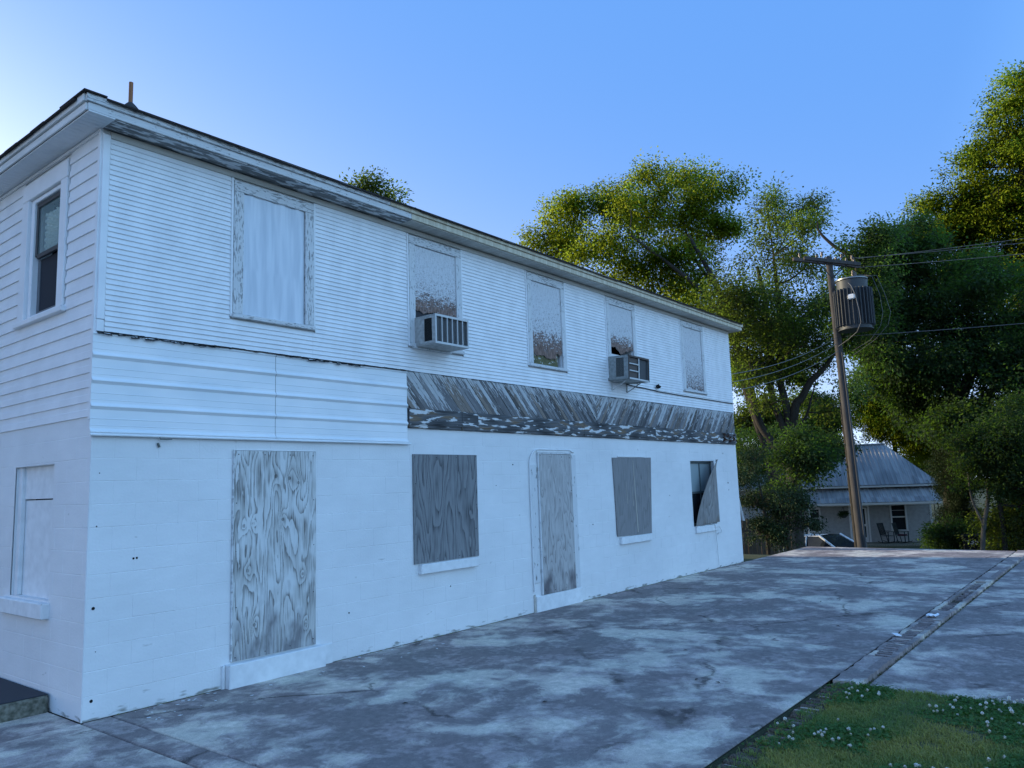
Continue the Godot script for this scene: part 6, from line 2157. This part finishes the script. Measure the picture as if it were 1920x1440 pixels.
	# tree that peeks over the roof, and the leafless twig beside the oak
	tree("hidden_tree", "tree behind the building, only its top leaves showing over the roof", "", [
		[[14.6, -0.2, -13.0, 0.25], [14.4, 5.0, -12.8, 0.2], [14.2, 9.5, -12.4, 0.1], [14.1, 11.8, -12.3, 0.03]]],
		[[13.7, 12.05, -12.6, 0.42], [14.1, 12.1, -12.2, 0.5], [14.5, 11.85, -11.9, 0.42], [14.3, 10.6, -12.6, 1.3], [13.4, 9.6, -13.2, 1.6], [15.0, 9.2, -12.4, 1.5]],
		9.0, fine, l_mid, M.bark, 321, 0.15)
	# woods beyond; those left of and behind the building are unseen, placed for shade
	var wood_spots := [[-6.0, -31, 23.0], [-11.0, -32, 23.5], [-15.5, -31.0, 22.0], [24, -32, 13.0], [33, -36, 15.0], [41, -31, 15.5], [48, -27, 13.5], [15, -36, 12.0], [56, -20, 10.5], [66, -14, 11.0], [71, -25, 9.0], [74, -6, 10.5], [63, 3, 11.0], [58, 10, 12.0], [76, 8, 12.0], [4, -34, 12.0]]  # first three stand out of view, placed to shade the short wall
	var names := ["nearest the building, out of view, shading the short wall", "second from the building, out of view, shading the short wall", "third from the building, out of view, shading the short wall", "hidden behind the building, north of the roof, shading the ground beyond", "hidden far behind the oak, shading the growth before it", "left of the oak's crown, far back, hidden and placed for shade", "between the oak and the house, hidden far back, shading the house", "hidden, placed for shade, directly behind the building's middle", "left behind the white house", "behind the white house's ridge", "far off left of the house roof", "far off behind the dark tree", "behind the tall tree's foot", "right behind the tall tree", "farthest off at the right edge", "hidden, placed for shade, behind the near end of the building"]
	for i in wood_spots.size():
		var q: Array = wood_spots[i]
		var x: float = q[0]
		var z: float = q[1]
		var h: float = q[2]
		var rr := RandomNumberGenerator.new()
		rr.seed = 400 + i
		var bl := []
		for k in 9:
			var a := rr.randf() * TAU
			var yy := rr.randf_range(0.25, 0.95)
			var rad := (2.9 - 1.5 * absf(yy - 0.5)) * h / 14.0
			bl.append([x + cos(a) * 2.3 * (1.1 - yy), -2.4 + h * yy, z + sin(a) * 2.3 * (1.1 - yy), rad])
		tree("woodland_tree", "background woodland tree %s" % names[i], "woodland trees in the background", [[[x, -2.6, z, 0.35], [x, h * 0.4, z, 0.25], [x + 0.3, h * 0.75, z + 0.2, 0.08]]], bl, 8.0 if i < 3 else 4.0, dense, l_mid if i % 2 == 0 else l_dark, M.bark, 500 + i, 0.15, 4)

# ---------------------------------------------------------------- lawn
func lawn() -> void:
	var b := MB.new()
	var edge := []
	var rr := RandomNumberGenerator.new()
	rr.seed = 31
	# soil sheet, gently uneven
	var nx := 36
	var nz := 30
	var P := func(i: int, j: int) -> Vector3:
		var x := lerpf(-6.0, 4.42, float(i) / nx)
		var z := lerpf(5.06, 14.0, pow(float(j) / nz, 1.6))
		var y := 0.004 + 0.012 * sin(x * 2.1 + z) + 0.010 * sin(z * 3.3 - x * 1.3)
		if j == 0:
			y = -0.012
		return Vector3(x, y, z)
	for i in nx:
		for j in nz:
			var a: Vector3 = P.call(i, j + 1)
			var c: Vector3 = P.call(i + 1, j + 1)
			var d: Vector3 = P.call(i + 1, j)
			var e: Vector3 = P.call(i, j)
			b.quv(a, c, d, e, Vector2(a.x, a.z), Vector2(c.x, c.z), Vector2(d.x, d.z), Vector2(e.x, e.z))
	struct(put("lawn", b.mesh(), M.soil))
	# grass blades
	var gm := MB.new()
	gm.coloured = true
	for i in 16:
		var p := Vector3(rr.randfn() * 0.022, 0, rr.randfn() * 0.022)
		var a := rr.randf() * TAU
		var h := rr.randf_range(0.022, 0.055)
		var lean := rr.randf_range(0.2, 1.3)
		var d := Vector3(cos(a), 0, sin(a))
		var s := Vector3(-sin(a), 0, cos(a)) * rr.randf_range(0.0016, 0.0028)
		var k := rr.randf_range(0.7, 1.3)
		gm.col = Color(k, k, k)
		if rr.randf() < 0.22:
			gm.col = Color(2.4 * k, 1.6 * k, 1.5 * k)
		var m1 := p + Vector3.UP * h * 0.6 + d * h * lean * 0.3
		var tip := p + Vector3.UP * h * (1.0 - lean * 0.25) + d * h * lean
		gm.quad(p - s, p + s, m1 + s * 0.8, m1 - s * 0.8)
		var nn := (s).cross(tip - m1).normalized()
		gm.tri3(m1 - s * 0.8, m1 + s * 0.8, tip, nn, nn, nn, Vector2.ZERO, Vector2.ZERO, Vector2.ZERO)
	# clover leaves
	var cm := MB.new()
	cm.coloured = true
	for i in 9:
		var p := Vector3(rr.randfn() * 0.03, rr.randf_range(0.012, 0.045), rr.randfn() * 0.03)
		var k := rr.randf_range(0.75, 1.25)
		cm.col = Color(k, k, k)
		var tilt := Basis.from_euler(Vector3(rr.randf_range(-0.5, 0.5), rr.randf() * TAU, rr.randf_range(-0.5, 0.5)))
		for q in 3:
			var a := TAU * q / 3.0
			var u := tilt * Vector3(cos(a), 0, sin(a))
			var w := tilt * Vector3(-sin(a), 0, cos(a))
			cm.quad(p, p + u * 0.0055 - w * 0.0042, p + u * 0.011, p + u * 0.0055 + w * 0.0042)
			cm.quad(p + u * 0.0055 - w * 0.0042, p + u * 0.0097 - w * 0.005, p + u * 0.011, p + u * 0.0055)
			cm.quad(p + u * 0.0055, p + u * 0.011, p + u * 0.0097 + w * 0.005, p + u * 0.0055 + w * 0.0042)
	var fn := FastNoiseLite.new()
	fn.seed = 9
	fn.frequency = 0.55
	fn.fractal_octaves = 3
	var bare := FastNoiseLite.new()
	bare.seed = 19
	bare.frequency = 0.8
	bare.fractal_octaves = 3
	var gx := []
	var gc := []
	var cx := []
	var cc := []
	var fx := []
	for i in 38000:
		var u := rr.randf()
		var x := 4.48 - 6.5 * pow(u, 1.15)
		var z := 4.93 + 5.0 * pow(rr.randf(), 1.25)
		if z < 5.10 + 0.05 * fn.get_noise_2d(x * 3.0, 9.0) and rr.randf() < 0.9:
			continue
		if x > 4.46 + 0.12 * fn.get_noise_2d(z * 9.0, 3.0):
			continue
		var nb := bare.get_noise_2d(x, z)
		if nb > 0.42 and rr.randf() < 0.6:
			continue
		var clov := fn.get_noise_2d(x * 1.3 + 20.0, z * 1.3)
		var t := Transform3D(Basis(Vector3.UP, rr.randf() * TAU).scaled(Vector3.ONE * rr.randf_range(0.7, 1.2)), Vector3(x, 0.0, z))
		if clov > 0.06:
			cx.append(t)
			var k := rr.randf_range(0.75, 1.2)
			cc.append(Color(0.9 * k, k, 0.9 * k))
			if rr.randf() < 0.05:
				fx.append(t.translated(Vector3(rr.randfn() * 0.02, 0, rr.randfn() * 0.02)))
			if rr.randf() < 0.5:
				continue
		var k2 := rr.randf_range(0.75, 1.2)
		var dry := clampf(0.5 + nb * 1.6 + rr.randf_range(-0.2, 0.2), 0.0, 1.0)
		gx.append(t)
		gc.append(Color(k2 * lerpf(0.85, 1.9, dry), k2 * lerpf(1.0, 1.35, dry), k2 * lerpf(0.9, 1.2, dry)))
	# weeds in the joints and along the foot of the wall
	for i in 420:
		var x := rr.randf_range(0.3, 14.0)
		if x > 1.3 and x < 2.5 or x > 6.4 and x < 7.7:
			continue
		gx.append(Transform3D(Basis(Vector3.UP, rr.randf() * TAU).scaled(Vector3.ONE * rr.randf_range(0.25, 0.6)), Vector3(x, -0.012, rr.randf_range(0.002, 0.014))))
		gc.append(Color(1.6, 1.3, 1.0))
	for i in 420:
		var x := rr.randf_range(4.4, 16.0)
		gx.append(Transform3D(Basis(Vector3.UP, rr.randf() * TAU).scaled(Vector3.ONE * rr.randf_range(0.2, 0.5)), Vector3(x, -0.03, 5.104 + rr.randf_range(-0.008, 0.008))))
		gc.append(Color(0.5, 0.38, 0.32))
	multi("grass", "short patchy lawn grass in the foreground corner", gm.mesh(), leaf_mat(Color(0.22, 0.28, 0.105), 0.9), gx, gc)
	multi("clover", "low clover leaves growing in rounded patches in the lawn", cm.mesh(), leaf_mat(Color(0.13, 0.255, 0.08), 0.9), cx, cc)
	# clover flower heads
	var fm := MB.new()
	fm.coloured = true
	fm.col = Color(0.055, 0.085, 0.03)
	fm.tube([Vector3.ZERO, Vector3(0.003, 0.035, 0.002), Vector3(0.0, 0.062, 0.0)], [0.0014, 0.0012, 0.0012], 4, false)
	fm.col = Color(0.72, 0.72, 0.66)
	for i in 46:
		var d := Vector3(rr.randfn(), rr.randfn() * 0.9 + 0.25, rr.randfn()).normalized()
		var p := Vector3(0, 0.066, 0)
		var s := d.cross(Vector3(0.3, 0.8, 0.5)).normalized() * 0.0026
		if d.y < -0.3:
			fm.col = Color(0.50, 0.48, 0.36)
		else:
			fm.col = Color(0.82, 0.81, 0.74) * rr.randf_range(0.85, 1.1)
		fm.quad(p + d * 0.003 - s, p + d * 0.003 + s, p + d * 0.0125 + s * 0.7, p + d * 0.0125 - s * 0.7)
	var fc := []
	for t in fx:
		fc.append(Color(1, 1, 1))
	var wm := leaf_mat(Color(1, 1, 1), 0.4)
	wm.backlight = Color(0.4, 0.4, 0.38)
	multi("clover_flowers", "small round white clover flowers dotted over the lawn", fm.mesh(), wm, fx, fc)

func multi(called: String, label: String, mesh: Mesh, m: Material, xf: Array, cs: Array) -> void:
	var mm := MultiMesh.new()
	mm.transform_format = MultiMesh.TRANSFORM_3D
	mm.use_colors = true
	mm.mesh = mesh
	mm.instance_count = xf.size()
	for i in xf.size():
		mm.set_instance_transform(i, xf[i])
		mm.set_instance_color(i, cs[i])
	var o := MultiMeshInstance3D.new()
	o.name = nm(self, called)
	o.multimesh = mm
	o.material_override = m
	add_child(o, true)
	stuff(o)
	tag(o, label, called.replace("_", " "))

# ---------------------------------------------------------------- small things
func small_things() -> void:
	# entrance step at the short side
	var t := thing("entrance_step", "low concrete step with a dark grey top against the short wall", "step", Vector3(-0.75, 0, -1.4))
	var b := MB.new()
	b.box(Vector3(-0.75, -0.05, -1.5), Vector3(0.735, 0.150, 0.763), 0.012)
	put("block", b.mesh(), M.stepstone, t)
	b = MB.new()
	b.box(Vector3(-0.745, 0.1505, -1.495), Vector3(0.733, 0.160, 0.755), 0.004)
	put("tread", b.mesh(), M.mat_dark, t)
	# cable along the clapboards
	line("wall_cable", "thin black cable running along the clapboards to the far corner", "cable", [Vector3(9.42, 3.68, 0.03), Vector3(9.75, 3.665, 0.026), Vector3(10.1, 3.66, 0.024), Vector3(10.7, 3.635, 0.022), Vector3(11.6, 3.628, 0.022), Vector3(12.8, 3.625, 0.022), Vector3(14.31, 3.622, 0.022), Vector3(14.36, 3.625, -0.05)], 0.010, M.cable)
	var w := thing("bird_nest", "small dark lump stuck on the clapboards below the far air conditioner", "clump", Vector3(10.62, 3.725, 0.02))
	b = MB.new()
	var rr := RandomNumberGenerator.new()
	rr.seed = 3
	for k in 14:
		b.bar(Transform3D(Basis.from_euler(Vector3(rr.randf() * 3.0, rr.randf() * 3.0, rr.randf() * 3.0)), Vector3(rr.randfn() * 0.02, rr.randfn() * 0.018, 0.012 + absf(rr.randfn()) * 0.012)), Vector3(0.05, 0.03, 0.03), 0.008)
	put("clump", b.mesh(), M.felt, w)
	# paper on the kerb
	b = MB.new()
	for i in 6:
		for j in 5:
			var p := []
			for q in [[i, j], [i + 1, j], [i + 1, j + 1], [i, j + 1]]:
				var s: float = q[0] / 6.0
				var v: float = q[1] / 5.0
				p.append(Vector3(s * 0.19 - 0.095 + 0.02 * sin(v * 9.0), 0.022 + 0.012 * sin(s * 7.0 + v * 4.0) + 0.008 * sin(v * 11.0), 0.06 - v * 0.12 + 0.015 * sin(s * 8.0)))
			b.quad(p[0], p[1], p[2], p[3])
	var pa := put("paper", b.mesh(), M.paper)
	pa.position = Vector3(8.42, 0.018, 4.95)
	tag(pa, "crumpled white piece of paper lying on the kerb", "paper")
	b = MB.new()
	b.bar(Transform3D(Basis.from_euler(Vector3(0.1, 0.6, 0.05)), Vector3(0, 0.02, 0)), Vector3(0.12, 0.012, 0.07), 0.004)
	var pb := put("paper", b.mesh(), M.paper)
	pb.position = Vector3(6.95, 0.008, 4.86)
	tag(pb, "small white scrap on the kerb beside the brick slots", "paper")
	# dead leaves and chips of paint on the concrete
	var lf := MB.new()
	lf.quv(Vector3(-0.03, 0.004, 0.0), Vector3(0.0, 0.012, 0.014), Vector3(0.035, 0.006, 0.0), Vector3(0.0, 0.01, -0.014), Vector2.ZERO, Vector2.ZERO, Vector2.ZERO, Vector2.ZERO)
	var lmesh := lf.mesh()
	var spots := [[3.98, 3.77], [3.97, 3.99], [1.91, 1.97], [6.4, 2.2], [5.1, 3.1], [9.2, 3.3], [7.3, 4.1], [2.6, 3.0]]
	var where := ["near the kerb's mortar cap", "beside the first leaf near the kerb", "in the nearest bay by the crack", "in the middle bay", "in front of the grey plywood window", "well down the drive", "near the brick slots", "in the nearest bay toward the lawn"]
	var brown := mat(Color(0.03, 0.024, 0.02), 0.9)
	for i in spots.size():
		var o := put("dead_leaf", lmesh, brown)
		o.position = Vector3(spots[i][0], 0.002, spots[i][1])
		o.rotation.y = i * 1.3
		tag(o, "single dark dead leaf on the concrete %s" % where[i], "leaf", "dead leaves on the drive")
	var chips := MB.new()
	for k in 60:
		var x := 0.4 + 3.8 * pow(rr.randf(), 1.4)
		var z := 0.04 + 0.55 * pow(rr.randf(), 2.0)
		var s := rr.randf_range(0.006, 0.03)
		var a := rr.randf() * TAU
		var d := Vector3(cos(a), 0, sin(a)) * s
		var e := Vector3(-sin(a), 0, cos(a)) * s * 0.6
		var p := Vector3(x, 0.004, z)
		chips.quad(p - d, p + e, p + d, p - e)
	var co := put("paint_chips", chips.mesh(), M.white)
	stuff(co)
	tag(co, "flakes of white paint scattered on the concrete along the wall", "paint chips")
	car()
	wheelie_bin()
	fence()

func car() -> void:
	var t := thing("white_car", "white car parked on the street below, only roof and bonnet showing", "car", Vector3(29.5, -1.925, -2.75), deg_to_rad(-112.0))
	# local x is forward
	var st := [[-2.15, 0.55, 0.72, 0.70], [-2.05, 0.40, 0.92, 0.80], [-1.5, 0.30, 0.98, 0.88], [-0.8, 0.26, 0.96, 0.90], [0.2, 0.26, 0.95, 0.90], [0.9, 0.27, 0.93, 0.90], [1.5, 0.30, 0.84, 0.87], [2.0, 0.36, 0.70, 0.78], [2.2, 0.42, 0.58, 0.62]]
	var b := MB.new()
	var rings := []
	for s in st:
		var ring := []
		for q in [[-0.94, 0.0], [-1.0, 0.35], [-0.985, 0.72], [-0.90, 0.95], [-0.5, 1.0], [0.0, 1.012], [0.5, 1.0], [0.90, 0.95], [0.985, 0.72], [1.0, 0.35], [0.94, 0.0]]:
			ring.append(Vector3(s[0], lerpf(s[1], s[2], q[1]), q[0] * s[3]))
		rings.append(ring)
	for i in st.size() - 1:
		for k in 10:
			b.quad(rings[i][k], rings[i + 1][k], rings[i + 1][k + 1], rings[i][k + 1])
	for e in [0, st.size() - 1]:
		for k in range(1, 9):
			if e == 0:
				b.quad(rings[e][0], rings[e][k], rings[e][k + 1], rings[e][k + 1])
			else:
				b.quad(rings[e][0], rings[e][k + 1], rings[e][k], rings[e][k])
	put("body", b.mesh(), M.carpaint, t)
	# cabin: pillars, roof and glass
	var g0 := [Vector3(-1.95, 0.95, 0.74), Vector3(-1.35, 1.40, 0.60), Vector3(0.05, 1.46, 0.62), Vector3(1.05, 0.93, 0.78)]
	b = MB.new()
	for k in 3:
		var a: Vector3 = g0[k]
		var c: Vector3 = g0[k + 1]
		if k == 1:
			var am := Vector3(a.x, a.y + 0.035, 0)
			var cm := Vector3(c.x, c.y + 0.04, 0)
			b.quad(a, c, cm, am)
			b.quad(am, cm, Vector3(c.x, c.y, -c.z), Vector3(a.x, a.y, -a.z))
			b.quad(a + Vector3(0, -0.03, 0.01), c + Vector3(0, -0.03, 0.01), c, a)
			b.quad(Vector3(a.x, a.y, -a.z), Vector3(c.x, c.y, -c.z), Vector3(c.x, c.y - 0.03, -c.z - 0.01), Vector3(a.x, a.y - 0.03, -a.z - 0.01))
	put("roof", b.mesh(), M.carpaint, t)
	b = MB.new()
	for s in [-1.0, 1.0]:
		for k in [0, 2]:
			var a: Vector3 = g0[k]
			var c: Vector3 = g0[k + 1]
			b.tube([Vector3(a.x, a.y, a.z * s), Vector3(c.x, c.y, c.z * s)], [0.045, 0.045], 6)
		b.tube([Vector3(-0.5, 0.95, 0.82 * s), Vector3(-0.55, 1.43, 0.63 * s)], [0.04, 0.035], 6)
	put("pillar", b.mesh(), M.carpaint, t)
	b = MB.new()
	b.quad(g0[3], Vector3(1.05, 0.93, -0.78), Vector3(0.05, 1.46, -0.62), g0[2])
	put("windscreen", b.mesh(), M.glass, t)
	b = MB.new()
	b.quad(Vector3(-1.95, 0.95, -0.74), g0[0], g0[1], Vector3(-1.35, 1.40, -0.60))
	put("rear_window", b.mesh(), M.glass, t)
	for s in [-1.0, 1.0]:
		b = MB.new()
		b.quad(Vector3(-1.9, 0.94, 0.76 * s), Vector3(1.0, 0.93, 0.80 * s), Vector3(0.05, 1.44, 0.62 * s), Vector3(-1.35, 1.39, 0.60 * s))
		put("side_window", b.mesh(), M.glass, t)
		b = MB.new()
		b.bar(Transform3D(Basis(), Vector3(0.85, 0.98, 0.98 * s)), Vector3(0.12, 0.12, 0.2), 0.03)
		put("mirror", b.mesh(), M.carpaint, t)
		b = MB.new()
		b.bar(Transform3D(Basis(Vector3.UP, -0.3 * s), Vector3(2.08, 0.60, 0.58 * s)), Vector3(0.12, 0.12, 0.3), 0.03)
		put("headlight", b.mesh(), M.lamp_clear, t)
		b = MB.new()
		b.bar(Transform3D(Basis(), Vector3(-2.10, 0.74, 0.60 * s)), Vector3(0.10, 0.14, 0.24), 0.03)
		put("tail_light", b.mesh(), M.lamp_red, t)
		for x in [-1.35, 1.4]:
			b = MB.new()
			b.tube([Vector3(x, 0.32, 0.70 * s), Vector3(x, 0.32, 0.72 * s), Vector3(x, 0.32, 0.90 * s), Vector3(x, 0.32, 0.92 * s)], [0.28, 0.32, 0.32, 0.28], 18)
			var wl := put("wheel", b.mesh(), M.rubber, t)
			b = MB.new()
			b.tube([Vector3(x, 0.32, 0.915 * s), Vector3(x, 0.32, 0.93 * s)], [0.21, 0.18], 14)
			put("rim", b.mesh(), M.alloy, wl)

func wheelie_bin() -> void:
	var t := thing("dark_bin", "dark bin with pale digits on its front by the slender tree", "bin", Vector3(36.5, -2.15, 1.15), deg_to_rad(-75.0))
	var b := MB.new()
	var lo := [Vector3(-0.26, 0.06, 0.3), Vector3(0.26, 0.06, 0.3), Vector3(0.26, 0.06, -0.25), Vector3(-0.26, 0.06, -0.25)]
	var hi := [Vector3(-0.33, 1.18, 0.38), Vector3(0.33, 1.18, 0.38), Vector3(0.33, 1.18, -0.38), Vector3(-0.33, 1.18, -0.38)]
	for k in 4:
		var m := (k + 1) % 4
		b.quad(lo[k], lo[m], hi[m], hi[k])
	b.quad(lo[3], lo[2], lo[1], lo[0])
	put("body", b.mesh(), M.bin, t)
	b = MB.new()
	b.bar(Transform3D(Basis(Vector3(1, 0, 0), 0.06), Vector3(0, 1.23, 0.0)), Vector3(0.70, 0.06, 0.82), 0.02)
	put("lid", b.mesh(), M.bin, t)
	b = MB.new()
	b.tube([Vector3(-0.3, 1.12, -0.43), Vector3(0.3, 1.12, -0.43)], [0.02, 0.02], 8)
	put("handle", b.mesh(), M.bin, t)
	for s in [-1, 1]:
		b = MB.new()
		b.tube([Vector3(s * 0.24, 0.12, -0.28), Vector3(s * 0.30, 0.12, -0.28)], [0.12, 0.12], 14)
		put("wheel", b.mesh(), M.rubber, t)
	var tm := TextMesh.new()
	tm.text = "135"
	tm.font_size = 24
	tm.pixel_size = 0.0125
	tm.depth = 0.004
	var f := SystemFont.new()
	f.font_names = PackedStringArray(["Droid Sans"])
	f.font_weight = 700
	tm.font = f
	var o := put("digits", tm, M.paper, t)
	o.position = Vector3(0.0, 0.98, 0.372)
	o.rotation.x = -0.07

func fence() -> void:
	var t := thing("wooden_fence", "short brown board fence half hidden behind the dark thicket", "fence", Vector3(21.0, -0.9, -2.6), deg_to_rad(-40.0))
	var rr := RandomNumberGenerator.new()
	rr.seed = 8
	for k in 22:
		var b := MB.new()
		b.bar(Transform3D(Basis(), Vector3(-1.6 + k * 0.15, 0.75 + rr.randf_range(-0.03, 0.03), rr.randf_range(-0.004, 0.004))), Vector3(0.138, 1.5, 0.018), 0.003, Vector2(rr.randf(), rr.randf()))
		put("board", b.mesh(), M.fence, t)
	for y in [0.35, 1.2]:
		var b := MB.new()
		b.bar(Transform3D(Basis(), Vector3(0, y, -0.035)), Vector3(3.3, 0.09, 0.04), 0.003)
		put("rail", b.mesh(), M.fence, t)
	for x in [-1.6, 0.0, 1.6]:
		var b := MB.new()
		b.bar(Transform3D(Basis(), Vector3(x, 0.6, -0.10)), Vector3(0.09, 1.8, 0.09), 0.004)
		put("post", b.mesh(), M.fence, t)
